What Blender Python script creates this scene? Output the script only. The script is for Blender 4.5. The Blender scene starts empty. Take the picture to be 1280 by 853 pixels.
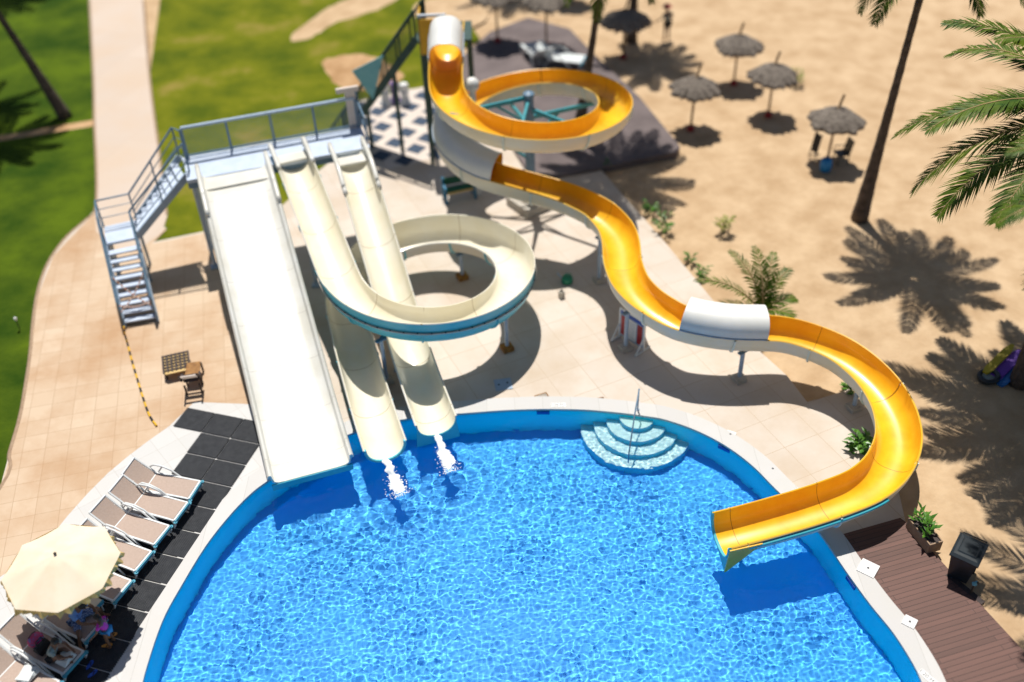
import bpy, math, random
import numpy as np
from mathutils import Vector, Matrix, noise
from mathutils.geometry import tessellate_polygon
random.seed(7)
S = bpy.context.scene
COL = S.collection
PI = math.pi

# ------------------------------------------------------------------ camera model (calibrated)
W0, H0, F0, HC = 1280, 853, 1263.0, 20.0
def _axes(p=math.radians(40), r=math.radians(2.4)):
    fw = np.array([0, math.cos(p), -math.sin(p)]); rt = np.array([1, 0, 0.]); up = np.cross(rt, fw)
    return np.array([rt*math.cos(r)-up*math.sin(r), rt*math.sin(r)+up*math.cos(r), fw])
RC = _axes()
def at(x, y, z=0.0):
    """survey point: where the sight line of a photo pixel meets height z"""
    d = RC.T @ np.array([(x-W0/2)/F0, -(y-H0/2)/F0, 1.0])
    t = (z-HC)/d[2]
    return Vector((d[0]*t, d[1]*t, z))
def g2(x, y, z=0.0):
    p = at(x, y, z); return (p.x, p.y)
cam = bpy.data.cameras.new('camera'); co = bpy.data.objects.new('camera', cam); COL.objects.link(co)
m = Matrix.Identity(4)
for i in range(3):
    m[i][0] = RC[0][i]; m[i][1] = RC[1][i]; m[i][2] = -RC[2][i]
m[2][3] = HC
co.matrix_world = m
cam.sensor_width = 36; cam.lens = F0/1280*36; cam.clip_end = 2000
cam.dof.use_dof = True; cam.dof.focus_distance = 25.0; cam.dof.aperture_fstop = 0.115
S.camera = co

# ------------------------------------------------------------------ light
SUN = Vector((-.045, .36, 1.0)).normalized()
w = bpy.data.worlds.new('World'); S.world = w; w.use_nodes = True
nt = w.node_tree; bg = nt.nodes['Background']; bg.inputs[1].default_value = 0.052
sky = nt.nodes.new('ShaderNodeTexSky'); sky.sky_type = 'NISHITA'; sky.sun_disc = False
sky.sun_elevation = math.asin(SUN.z); sky.sun_rotation = math.atan2(SUN.x, SUN.y)
nt.links.new(sky.outputs[0], bg.inputs[0])
sl = bpy.data.lights.new('sun', 'SUN'); sl.energy = 4.7; sl.angle = math.radians(.5); sl.color = (1, .955, .88)
so = bpy.data.objects.new('sun', sl); COL.objects.link(so)
so.rotation_euler = SUN.to_track_quat('Z', 'Y').to_euler()
vs = S.view_settings; vs.view_transform = 'Standard'; vs.look = 'None'; vs.exposure = 0.10; vs.gamma = 1

# ------------------------------------------------------------------ materials
M = {}
def mat(name, c1, c2=None, scale=3.0, rough=.6, metal=0., bump=0., bscale=None, detail=6, lo=.35, hi=.65, coat=0., spec=.5, c3=None):
    mt = bpy.data.materials.new(name); mt.use_nodes = True; n = mt.node_tree.nodes; l = mt.node_tree.links
    b = n['Principled BSDF']; b.inputs['Roughness'].default_value = rough; b.inputs['Metallic'].default_value = metal
    b.inputs['Base Color'].default_value = (*c1, 1); b.inputs['Specular IOR Level'].default_value = spec
    if coat: b.inputs['Coat Weight'].default_value = coat; b.inputs['Coat Roughness'].default_value = .15
    geo = n.new('ShaderNodeNewGeometry')
    if c2:
        t = n.new('ShaderNodeTexNoise'); t.inputs['Scale'].default_value = scale; t.inputs['Detail'].default_value = detail
        t.inputs['Roughness'].default_value = .62
        l.new(geo.outputs['Position'], t.inputs['Vector'])
        r = n.new('ShaderNodeValToRGB'); r.color_ramp.elements[0].position = lo; r.color_ramp.elements[1].position = hi
        r.color_ramp.elements[0].color = (*c1, 1); r.color_ramp.elements[1].color = (*c2, 1)
        if c3:
            e = r.color_ramp.elements.new((lo+hi)/2); e.color = (*c3, 1)
        l.new(t.outputs['Fac'], r.inputs[0]); l.new(r.outputs[0], b.inputs['Base Color'])
    if bump:
        t2 = n.new('ShaderNodeTexNoise'); t2.inputs['Scale'].default_value = bscale or scale*4; t2.inputs['Detail'].default_value = 8
        l.new(geo.outputs['Position'], t2.inputs['Vector'])
        bp = n.new('ShaderNodeBump'); bp.inputs['Strength'].default_value = bump; bp.inputs['Distance'].default_value = .05
        l.new(t2.outputs['Fac'], bp.inputs['Height']); l.new(bp.outputs[0], b.inputs['Normal'])
    M[name] = mt
    return mt
def tilemat(name, c1, c2, mortar, bw, bh, rot, msize=.012, offset=0., rough=.6, stain=None, bump=.15, mscale=.35, stain_amt=.5):
    mt = bpy.data.materials.new(name); mt.use_nodes = True; n = mt.node_tree.nodes; l = mt.node_tree.links
    b = n['Principled BSDF']; b.inputs['Roughness'].default_value = rough; b.inputs['Specular IOR Level'].default_value = .3
    geo = n.new('ShaderNodeNewGeometry'); mp = n.new('ShaderNodeMapping'); mp.inputs['Rotation'].default_value = (0, 0, rot)
    l.new(geo.outputs['Position'], mp.inputs['Vector'])
    br = n.new('ShaderNodeTexBrick'); br.offset = offset; br.inputs['Scale'].default_value = 1
    br.inputs['Brick Width'].default_value = bw; br.inputs['Row Height'].default_value = bh
    br.inputs['Mortar Size'].default_value = msize; br.inputs['Mortar Smooth'].default_value = .3
    br.inputs['Color1'].default_value = (*c1, 1); br.inputs['Color2'].default_value = (*c2, 1); br.inputs['Mortar'].default_value = (*mortar, 1)
    l.new(mp.outputs[0], br.inputs['Vector'])
    last = br.outputs['Color']
    t = n.new('ShaderNodeTexNoise'); t.inputs['Scale'].default_value = mscale; t.inputs['Detail'].default_value = 9; t.inputs['Roughness'].default_value = .65
    l.new(geo.outputs['Position'], t.inputs['Vector'])
    if stain:
        r = n.new('ShaderNodeMapRange'); r.inputs[1].default_value = .42; r.inputs[2].default_value = .68; r.inputs[4].default_value = stain_amt
        l.new(t.outputs['Fac'], r.inputs[0])
        mx = n.new('ShaderNodeMix'); mx.data_type = 'RGBA'; l.new(r.outputs[0], mx.inputs[0]); l.new(last, mx.inputs[6])
        mx.inputs[7].default_value = (*stain, 1); last = mx.outputs[2]
    l.new(last, b.inputs['Base Color'])
    t3 = n.new('ShaderNodeTexNoise'); t3.inputs['Scale'].default_value = 25; t3.inputs['Detail'].default_value = 5
    l.new(geo.outputs['Position'], t3.inputs['Vector'])
    ad = n.new('ShaderNodeMath'); ad.operation = 'MULTIPLY_ADD'; l.new(br.outputs['Fac'], ad.inputs[0]); ad.inputs[1].default_value = -1.0
    l.new(t3.outputs['Fac'], ad.inputs[2])
    bp = n.new('ShaderNodeBump'); bp.inputs['Strength'].default_value = bump; bp.inputs['Distance'].default_value = .02
    l.new(ad.outputs[0], bp.inputs['Height']); l.new(bp.outputs[0], b.inputs['Normal'])
    M[name] = mt
    return mt

mat('sand', (.455, .31, .18), (.59, .43, .27), scale=.95, rough=.95, bump=.7, bscale=3.4, detail=10, spec=.1)
mat('dirt', (.36, .21, .10), (.55, .36, .2), scale=.9, rough=.95, bump=.4, spec=.1)
mat('grass', (.022, .055, .002), (.085, .135, .005), scale=.32, rough=.9, bump=.7, bscale=9, detail=12, lo=.36, hi=.64, spec=.1, c3=(.05, .088, .004))  # a darker lawn green, deepened further to stand in for palm shade and vignette
mat('dry_grass', (.070, .100, .004), (.30, .22, .06), scale=.36, rough=.9, bump=.7, bscale=9, detail=12, lo=.36, hi=.74, spec=.1, c3=(.15, .165, .007))
tilemat('paving', (.595, .525, .455), (.635, .565, .495), (.45, .335, .22), 1.1, 1.1, math.radians(-24), .008, 0, .65, (.50, .385, .27), mscale=.35, stain_amt=.7)
tilemat('tan_paving', (.56, .415, .285), (.62, .48, .345), (.44, .31, .20), .62, .62, math.radians(-12), .009, 0, .65, (.42, .235, .11), mscale=.34, stain_amt=.75)
tilemat('path_slab', (.56, .46, .38), (.60, .50, .42), (.52, .40, .29), 2.4, 2.4, math.radians(18), .008, 0, .7, (.58, .43, .30), mscale=.4, stain_amt=.5)
tilemat('white_tile', (.57, .565, .555), (.61, .605, .595), (.50, .47, .44), .62, .62, math.radians(-38), .008, 0, .5, (.56, .54, .50), mscale=.6, stain_amt=.35)
tilemat('coping', (.54, .53, .52), (.60, .59, .58), (.45, .44, .42), .8, 50, 0, .008, 0, .5, (.55, .53, .49), mscale=.9, stain_amt=.45)
mat('terrace', (.105, .082, .082), (.175, .14, .137), scale=.5, rough=.85, bump=.2)  # darkened all over, so wider palm shade is put into the colour
mat('concrete', (.42, .38, .33), (.55, .51, .44), scale=4, rough=.9, bump=.3)
mat('pool_wall', (.0, .78, .92), (.0, .82, .93), scale=2, rough=.5)
mat('pool_floor', (.0, .40, .90), (.0, .46, .92), scale=.4, rough=.5)
tilemat('step_tile', (.66, .86, .78), (.74, .88, .82), (.36, .66, .64), .05, .05, 0, .006, 0, .4, None, .05)
mat('step_riser', (.01, .50, .66), (.02, .55, .70), scale=4, rough=.4)
mat('yellow_gel', (.82, .40, .008), (.93, .56, .022), scale=1.5, rough=.34, coat=.2, lo=.3, hi=.7)
mat('yellow_rim', (.90, .56, .10), rough=.35)
mat('yellow_seam', (.30, .13, .005), rough=.5)
mat('white_seam', (.50, .48, .43), rough=.6)
mat('white_gel', (.68, .665, .59), (.77, .765, .72), scale=1.1, rough=.30, coat=.3)
mat('cream_gel', (.82, .755, .57), (.85, .815, .69), scale=.8, rough=.30, coat=.35)
mat('cream_seam', (.34, .24, .10), rough=.5)
mat('shell_white', (.62, .70, .66), (.70, .76, .72), scale=1.2, rough=.45)  # white, with pool and sky bounce tinted into it
mat('shell_cream', (.80, .70, .50), (.74, .72, .64), scale=.7, rough=.45)  # warm cream stands in for sun glowing through the fibreglass shell
mat('shell_teal', (.05, .47, .58), (.12, .54, .62), scale=.8, rough=.4)  # pale teal, saturated to carry pool and sky bounce on shaded shells
mat('cover_white', (.78, .78, .76), (.72, .73, .70), scale=1.5, rough=.4)
mat('steel_blue', (.10, .19, .29), (.16, .25, .34), scale=6, rough=.45)
mat('steel_pale', (.30, .39, .50), (.38, .47, .58), scale=5, rough=.45)
mat('deck_pale', (.48, .57, .72), (.56, .64, .76), scale=3, rough=.55)
mat('teal_paint', (.02, .22, .27), (.04, .30, .34), scale=4, rough=.4)
mat('rust', (.22, .085, .02), (.45, .24, .05), scale=8, rough=.9)
mat('dark_bolt', (.05, .04, .03), rough=.6)
mat('rubber', (.018, .021, .027), (.035, .038, .045), scale=7, rough=.75, bump=.5, bscale=40)
mat('wood_brown', (.20, .085, .02), (.36, .18, .05), scale=6, rough=.7)
mat('wood_dark', (.03, .02, .02), (.06, .04, .035), scale=6, rough=.7)
mat('wood_light', (.62, .42, .16), (.70, .50, .22), scale=5, rough=.7)
mat('frame_white', (.72, .74, .74), rough=.35)
mat('frame_teal', (.05, .30, .42), rough=.4)
mat('sling', (.41, .31, .255), (.47, .365, .305), scale=30, rough=.8)
mat('canvas', (.74, .635, .475), (.78, .69, .55), scale=2, rough=.85)
mat('fringe', (.55, .38, .12), (.70, .52, .2), scale=12, rough=.9)
mat('thatch', (.11, .09, .075), (.28, .24, .20), scale=9, rough=.95, bump=.8, bscale=30)
mat('pole_wood', (.26, .17, .09), (.36, .25, .14), scale=9, rough=.9)
mat('red_paint', (.32, .015, .02), rough=.5)
mat('trunk', (.06, .045, .035), (.13, .10, .08), scale=5, rough=.95, bump=.6, bscale=14)
mat('frond', (.020, .065, .003), (.135, .185, .009), scale=1.6, rough=.55, lo=.3, hi=.74, spec=.25)
mat('frond_dry', (.25, .17, .06), (.38, .27, .12), scale=2, rough=.8)
mat('leaf', (.03, .12, .012), (.10, .24, .02), scale=6, rough=.4)
mat('leaf_yellow', (.20, .26, .03), (.32, .30, .05), scale=6, rough=.5)
mat('black_plastic', (.012, .018, .024), (.02, .028, .035), scale=3, rough=.35)
mat('navy', (.012, .035, .075), (.02, .05, .10), scale=4, rough=.6)
mat('pale_floor', (.62, .53, .47), (.68, .60, .53), scale=1, rough=.8)
mat('net_green', (.02, .06, .055), (.045, .09, .08), scale=5, rough=.7)
mat('teal_sail', (.14, .42, .50), (.22, .5, .56), scale=3, rough=.6)
mat('play_yellow', (.62, .34, .01), (.70, .42, .02), scale=3, rough=.5)
mat('white_paint', (.80, .80, .79), rough=.5)
mat('purple', (.22, .16, .36), rough=.7)
mat('green_plastic', (.01, .22, .12), rough=.4)
mat('bench_blue', (.01, .16, .30), rough=.45)
mat('bench_green', (.005, .10, .055), rough=.5)
mat('text_dark', (.06, .06, .07), rough=.6)
mat('sign_red', (.30, .012, .02), (.40, .02, .03), scale=9, rough=.5)
mat('sign_blue', (.01, .08, .42), rough=.5)
mat('hose_yellow', (.72, .42, .01), rough=.5)
mat('hose_black', (.02, .02, .02), rough=.5)
mat('tape_orange', (.52, .17, .06), rough=.6)
mat('skin', (.16, .075, .04), (.20, .10, .055), scale=9, rough=.5)
mat('hair', (.012, .010, .009), rough=.6)
mat('shirt_blue', (.12, .26, .60), (.18, .34, .68), scale=20, rough=.8)
mat('shorts_print', (.03, .07, .20), (.25, .32, .50), scale=28, rough=.8, detail=2, lo=.45, hi=.55)
mat('magenta', (.55, .02, .42), rough=.6)
mat('swim_blue', (.02, .25, .55), rough=.6)
mat('grey_cloth', (.20, .25, .24), (.30, .35, .33), scale=15, rough=.9)
mat('pink_bag', (.50, .05, .16), (.12, .15, .40), scale=14, rough=.7, detail=2, lo=.5, hi=.6)
mat('black_cloth', (.015, .015, .018), rough=.8)
mat('towel', (.66, .70, .70), rough=.95)
mat('orange_foam', (.62, .27, .05), rough=.7)
mat('blue_foam', (.02, .10, .55), rough=.6)
mat('blue_bag', (.01, .20, .55), rough=.6)
mat('board_yellow', (.55, .42, .02), rough=.5)
mat('board_purple', (.16, .04, .45), rough=.5)
mat('board_blue', (.01, .16, .50), rough=.5)
mat('foam_white', (.85, .89, .92), rough=.5)
mat('fawn_pot', (.30, .20, .13), (.38, .27, .18), scale=6, rough=.9)

def deckmat():
    mt = bpy.data.materials.new('deck_boards'); mt.use_nodes = True; n = mt.node_tree.nodes; l = mt.node_tree.links
    b = n['Principled BSDF']; b.inputs['Roughness'].default_value = .6
    geo = n.new('ShaderNodeNewGeometry'); mp = n.new('ShaderNodeMapping')
    a = at(1070, 696); c = at(1123, 681); ang = math.atan2(c.y-a.y, c.x-a.x)
    mp.inputs['Rotation'].default_value = (0, 0, -ang)
    l.new(geo.outputs['Position'], mp.inputs['Vector'])
    br = n.new('ShaderNodeTexBrick'); br.offset = .37; br.inputs['Scale'].default_value = 1
    br.inputs['Brick Width'].default_value = 2.4; br.inputs['Row Height'].default_value = .125; br.inputs['Mortar Size'].default_value = .007
    br.inputs['Color1'].default_value = (.112, .052, .040, 1); br.inputs['Color2'].default_value = (.150, .070, .054, 1); br.inputs['Mortar'].default_value = (.05, .025, .02, 1)
    l.new(mp.outputs[0], br.inputs['Vector'])
    mp2 = n.new('ShaderNodeMapping'); mp2.inputs['Scale'].default_value = (1.2, 14, 1); l.new(mp.outputs[0], mp2.inputs['Vector'])
    t = n.new('ShaderNodeTexNoise'); t.inputs['Scale'].default_value = 1; t.inputs['Detail'].default_value = 6; l.new(mp2.outputs[0], t.inputs['Vector'])
    mx = n.new('ShaderNodeMix'); mx.data_type = 'RGBA'; mx.blend_type = 'MULTIPLY'; mx.inputs[0].default_value = .6
    r = n.new('ShaderNodeMapRange'); r.inputs[3].default_value = .6; r.inputs[4].default_value = 1.3
    l.new(t.outputs['Fac'], r.inputs[0]); l.new(br.outputs['Color'], mx.inputs[6]); l.new(r.outputs[0], mx.inputs[7]); l.new(mx.outputs[2], b.inputs['Base Color'])
    bp = n.new('ShaderNodeBump'); bp.inputs['Strength'].default_value = .4; bp.inputs['Distance'].default_value = .01; bp.invert = True
    l.new(br.outputs['Fac'], bp.inputs['Height']); l.new(bp.outputs[0], b.inputs['Normal'])
    M['deck_boards'] = mt
deckmat()
def watermat():
    mt = bpy.data.materials.new('water'); mt.use_nodes = True; n = mt.node_tree.nodes; l = mt.node_tree.links
    n.remove(n['Principled BSDF']); out = n['Material Output']
    gl = n.new('ShaderNodeBsdfGlass'); gl.inputs['IOR'].default_value = 1.33; gl.inputs['Roughness'].default_value = 0.0
    gl.inputs['Color'].default_value = (.96, .995, 1, 1)
    l.new(gl.outputs[0], out.inputs[0])
    M['water'] = mt
watermat()

# ------------------------------------------------------------------ mesh builder
class MB:
    def __init__(s): s.v = []; s.f = []; s.mi = []; s.k = 0
    def add(s, vs, fs, mi=None):
        o = len(s.v); s.v += [tuple(v) for v in vs]
        for f in fs: s.f.append([i+o for i in f]); s.mi.append(s.k if mi is None else mi)
        return s
    def box(s, c, d, rz=0., R=None, mi=None):
        x, y, z = d[0]/2, d[1]/2, d[2]/2
        R = R or Matrix.Rotation(rz, 3, 'Z'); c = Vector(c)
        vs = [c+R@Vector((a*x, b*y, e*z)) for a in (-1, 1) for b in (-1, 1) for e in (-1, 1)]
        return s.add(vs, [(0, 1, 3, 2), (4, 6, 7, 5), (0, 4, 5, 1), (2, 3, 7, 6), (0, 2, 6, 4), (1, 5, 7, 3)], mi)
    def bar(s, a, b, wd, h, mi=None):
        """box beam from a to b, wd wide, h high"""
        a = Vector(a); b = Vector(b); d = b-a; L = d.length; x = d/L
        y = Vector((-x.y, x.x, 0)); y = y.normalized() if y.length > 1e-4 else Vector((0, 1, 0)); z = x.cross(y)
        R = Matrix((x, y, z)).transposed()
        return s.box((a+b)/2, (L, wd, h), R=R, mi=mi)
    def tube(s, pts, r, n=8, mi=None, closed=False, caps=True):
        pts = [Vector(p) for p in pts]; N = len(pts); rs = r if isinstance(r, (list, tuple)) else [r]*N
        vs = []; prev = None
        for i, p in enumerate(pts):
            if closed: t = (pts[(i+1) % N]-pts[i-1])
            else: t = pts[min(i+1, N-1)]-pts[max(i-1, 0)]
            t.normalize()
            if prev is None: u = t.orthogonal().normalized()
            else:
                u = prev-t*prev.dot(t); u = u.normalized() if u.length > 1e-5 else t.orthogonal().normalized()
            prev = u; q = t.cross(u)
            for k in range(n): vs.append(p+(u*math.cos(2*PI*k/n)+q*math.sin(2*PI*k/n))*rs[i])
        fs = []
        for i in range(N if closed else N-1):
            j = (i+1) % N
            for k in range(n): fs.append((i*n+k, i*n+(k+1) % n, j*n+(k+1) % n, j*n+k))
        if caps and not closed: fs += [tuple(range(n))[::-1], tuple((N-1)*n+k for k in range(n))]
        return s.add(vs, fs, mi)
    def lathe(s, prof, c=(0, 0, 0), n=20, mi=None, axis=None):
        c = Vector(c); vs = []; fs = []
        for r, z in prof:
            for k in range(n): vs.append(c+Vector((r*math.cos(2*PI*k/n), r*math.sin(2*PI*k/n), z)))
        for i in range(len(prof)-1):
            for k in range(n): fs.append((i*n+k, i*n+(k+1) % n, (i+1)*n+(k+1) % n, (i+1)*n+k))
        if prof[0][0] > 1e-4: fs.append(tuple(range(n))[::-1])
        if prof[-1][0] > 1e-4: fs.append(tuple((len(prof)-1)*n+k for k in range(n)))
        return s.add(vs, fs, mi)
    def ball(s, c, r, n=12, m_=8, mi=None, sc=(1, 1, 1)):
        c = Vector(c); prof = [(r*math.sin(PI*i/m_), -r*math.cos(PI*i/m_)) for i in range(m_+1)]
        o = len(s.v); s.lathe([(max(a, 1e-5), b) for a, b in prof], (0, 0, 0), n, mi)
        for i in range(o, len(s.v)):
            p = s.v[i]; s.v[i] = (c.x+p[0]*sc[0], c.y+p[1]*sc[1], c.z+p[2]*sc[2])
        return s
    def poly(s, pts, z, holes=(), mi=None):
        """flat polygon with holes"""
        loops = [[Vector((p[0], p[1], 0)) for p in pts]]+[[Vector((p[0], p[1], 0)) for p in h] for h in holes]
        tris = tessellate_polygon(loops); flat = [p for lp in loops for p in lp]
        o = []
        for t in tris:
            a, b, c = (flat[i] for i in t)
            if abs((b-a).cross(c-a).z) < 1e-9: continue
            o.append(t if (b-a).cross(c-a).z > 0 else t[::-1])
        return s.add([(p.x, p.y, z) for p in flat], o, mi)
    def skirt(s, pts, z0, z1, mi=None, flip=False):
        n = len(pts); vs = [(p[0], p[1], z1) for p in pts]+[(p[0], p[1], z0) for p in pts]
        fs = [(i, i+n, (i+1) % n+n, (i+1) % n) for i in range(n)]
        return s.add(vs, [f[::-1] for f in fs] if flip else fs, mi)
    def prism(s, pts, z0, z1, mi=None):
        ar = sum(pts[i-1][0]*pts[i][1]-pts[i][0]*pts[i-1][1] for i in range(len(pts)))
        if ar < 0: pts = pts[::-1]
        s.poly(pts, z1, (), mi); return s.skirt(pts, z0, z1, mi)
    def build(s, name, mats, parent=None, smooth=False, loc=None):
        me = bpy.data.meshes.new(name); me.from_pydata(s.v, [], s.f); me.update()
        if not isinstance(mats, (list, tuple)): mats = [mats]
        for mm in mats: me.materials.append(M[mm])
        me.polygons.foreach_set('material_index', s.mi)
        if smooth: me.polygons.foreach_set('use_smooth', [True]*len(s.f))
        o = bpy.data.objects.new(name, me); COL.objects.link(o)
        if smooth == 'auto':
            try: me.set_sharp_from_angle(angle=math.radians(40))
            except Exception: pass
        if parent:
            o.parent = parent
            pl = parent.matrix_basis if parent.parent is None else parent.parent.matrix_basis @ parent.matrix_basis
            if loc is None: o.matrix_parent_inverse = Matrix.Identity(4)
        if loc is not None: o.location = loc
        return o
def tag(o, label=None, cat=None, group=None, kind=None):
    if label: o['label'] = label
    if cat: o['category'] = cat
    if group: o['group'] = group
    if kind: o['kind'] = kind
    return o
def thing(name, label, cat, loc=(0, 0, 0), rz=0., group=None):
    o = bpy.data.objects.new(name, None); COL.objects.link(o); o.location = loc; o.rotation_euler = (0, 0, rz); o.empty_display_size = .2
    return tag(o, label, cat, group)
def rebase(root, mbs=None):
    pass
def copy_tree(o, parent=None):
    c = o.copy(); COL.objects.link(c)
    if parent: c.parent = parent
    for ch in list(o.children): copy_tree(ch, c)
    return c
def struct(o): o['kind'] = 'structure'; return o
def world_thing(name, label, cat, base, group=None):
    """an Empty at `base`; parts built in world coordinates are shifted to it by put()"""
    return thing(name, label, cat, base, 0, group)
def put(mb, name, mats, root, smooth=False):
    b = root.location if root.parent is None else root.parent.location
    mb.v = [(x-b[0], y-b[1], z-b[2]) for x, y, z in mb.v]
    o = mb.build(name, mats, root, smooth); return o
def crom(P, n=8, closed=False):
    P = [Vector(p) for p in P]; N = len(P); out = []
    for i in range(N if closed else N-1):
        if closed: a, b, c, d = P[i-1], P[i], P[(i+1) % N], P[(i+2) % N]
        else: a, b, c, d = P[max(i-1, 0)], P[i], P[i+1], P[min(i+2, N-1)]
        for k in range(n):
            t = k/n; out.append(.5*((2*b)+(c-a)*t+(2*a-5*b+4*c-d)*t*t+(-a+3*b-3*c+d)*t**3))
    if not closed: out.append(P[-1])
    return out
def resample(P, step):
    P = [Vector(p) for p in P]; L = [0]
    for a, b in zip(P[:-1], P[1:]): L.append(L[-1]+(b-a).length)
    n = max(2, int(round(L[-1]/step))); out = []; j = 0
    for i in range(n+1):
        s_ = L[-1]*i/n
        while j < len(L)-2 and L[j+1] < s_: j += 1
        t = (s_-L[j])/max(L[j+1]-L[j], 1e-9); out.append(P[j].lerp(P[j+1], min(max(t, 0), 1)))
    return out, L[-1]

# ------------------------------------------------------------------ GROUND, POOL
pool_px = [(180, 844.5), (202, 778.5), (227.5, 731), (257, 683), (286, 646), (312, 619), (334, 602), (380, 571), (430, 546), (480, 530), (530, 521), (582.5, 517), (630, 513.5), (672.6, 512), (700, 512), (735, 513), (775, 516.6), (805, 520.5), (831, 525), (869, 538), (906, 557), (940, 582), (971, 613), (1000, 640), (1026, 668), (1059, 716), (1088.5, 756.5), (1118, 793), (1143.5, 833.5)]
P2 = [Vector((*g2(*p), 0)) for p in pool_px]
# close the basin below the frame
p0 = P2[0]; p1 = P2[-1]
low = []
low += [Vector((8.58, 11.5, 0)), Vector((8.72, 10.7, 0)), Vector((8.78, 9.9, 0))]
for k in range(20):
    a = math.radians(-4-172*k/19)
    low.append(Vector((.05+8.74*math.cos(a), 9.7+6.2*math.sin(a), 0)))
low += [Vector((-8.66, 10.2, 0)), Vector((-8.60, 11.1, 0)), Vector((-8.48, 12.0, 0))]
pool = crom(P2+low, 5, True)
pool = [(p.x, p.y) for p in pool]
def offset(poly, d):
    n = len(poly); out = []
    ar = sum(poly[i-1][0]*poly[i][1]-poly[i][0]*poly[i-1][1] for i in range(n)); sg = 1 if ar > 0 else -1
    for i in range(n):
        a = Vector(poly[i-1]); b = Vector(poly[(i+1) % n]); t = (b-a).normalized(); nn = Vector((t.y, -t.x))*sg
        out.append((poly[i][0]+nn.x*d, poly[i][1]+nn.y*d))
    return out
cope_out = offset(pool, .50); cope_mid = offset(pool, .3)
def pxs(L, z=0.): return [g2(*p, z) for p in L]

b = MB(); b.poly([(-150, -40), (150, -40), (150, 260), (-150, 260)], -.16, [cope_mid]); struct(b.build('sand', 'sand'))
# lawns
lawn_edge = [(-150, 800), (0, 610), (12, 565), (25, 520), (33, 475), (38, 440), (41, 405), (46, 370), (54, 342), (66, 318), (84, 295), (108, 274), (119, 262)]
lawn_l = pxs(lawn_edge+[(122, 240), (117, 100), (112, 0)])+[(-27, 75), (-90, 75), (-90, 5)]
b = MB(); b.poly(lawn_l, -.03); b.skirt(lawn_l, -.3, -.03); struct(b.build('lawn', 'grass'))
lawn_m = pxs([(186, 100), (200, 200), (208, 268), (203, 290), (190, 303), (262, 288), (352, 258), (398, 214), (440, 180), (445, 135), (505, 112), (560, 108), (552, 70), (600, 48), (575, 12)])+[(-2, 62), (-9, 75), (-22, 75)]
b = MB(); b.poly(lawn_m, -.03); b.skirt(lawn_m, -.3, -.03); struct(b.build('lawn', 'dry_grass'))
# worn sandy ground in the lawn
for k, L in enumerate([[(362, 47), (395, 20), (430, 0), (470, -12), (500, -5), (470, 12), (420, 28), (385, 48)], [(405, 75), (440, 68), (470, 72), (505, 95), (460, 112), (430, 110), (410, 95)], [(520, 5), (580, -5), (610, 20), (560, 45), (530, 35)]]):
    pp = crom([Vector((*q, 0)) for q in pxs(L)], 6, True)
    pp = [(p.x+.12*noise.noise(p*3), p.y+.2*noise.noise(p*2+Vector((5, 0, 0)))) for p in pp]
    b = MB(); b.poly(pp, -.026); struct(b.build('dirt', 'sand' if k != 1 else 'dirt'))
# trodden dirt track across left lawn
b = MB(); tr = pxs([(-60, 176), (20, 166), (70, 157), (118, 149), (118, 157), (80, 163), (20, 173), (-60, 186)])
b.poly(tr, -.024); struct(b.build('track', 'dirt'))
# plaza paving
plaza = pxs(lawn_edge)+pxs([(208, 285), (190, 303), (262, 288), (352, 258), (398, 214), (440, 180), (445, 135), (505, 112), (565, 108), (600, 120), (690, 200), (745, 205), (768, 232), (800, 268), (830, 302), (860, 338), (905, 392), (945, 435), (984, 470), (1009, 503), (1040, 494), (1062, 486), (1092, 520), (1112, 560), (1120, 600), (1132, 653), (1169, 694), (1219, 749), (1290, 826)])+[(12.6, 8), (12.6, 1), (-22, 1), (-22, 12)]
b = MB(); b.poly(plaza, 0, [cope_mid]); b.skirt(plaza, -.3, 0); b.skirt(plaza, -.3, 0, flip=True) if False else None
struct(b.build('plaza', 'paving'))
tan_px = [(-148, 800), (1, 612), (26, 521), (39, 441), (47, 371), (67, 320), (109, 276), (119, 264), (208, 287), (190, 305), (262, 290), (276, 340), (300, 430), (322, 520), (318, 560), (250, 560), (160, 572), (110, 617), (60, 680), (0, 722), (-120, 820)]
b = MB(); b.poly(pxs(tan_px), .004); struct(b.build('paving', 'tan_paving'))
path = pxs([(122, 240), (117, 100), (113, 20), (111, -10)])+[(-27, 75), (-22.3, 75)]+pxs([(179, -10), (180, 10), (187, 100), (200, 200), (209, 270), (203, 290), (180, 308), (150, 312), (120, 290), (119, 262)])
b = MB(); b.poly(path, .008); b.skirt(path, -.2, .008); struct(b.build('path', 'path_slab'))
# kerbs
def kerb(L, z=.05, wd=.12):
    q = [Vector((*g2(*p), 0)) for p in L]; q = crom(q, 5); bb = MB()
    bb.tube([(p.x, p.y, z-.07) for p in q], .07, 6); struct(bb.build('kerb', 'fawn_pot'))
kerb([(-150, 800), (0, 610), (12, 565), (25, 520), (33, 475), (38, 440), (41, 405), (46, 370), (54, 342), (66, 318), (84, 295), (108, 274), (119, 262), (121, 220), (118, 150), (117, 100), (112, 0)], .03)
kerb([(179, 0), (187, 100), (200, 200), (208, 268)], .03)
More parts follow.
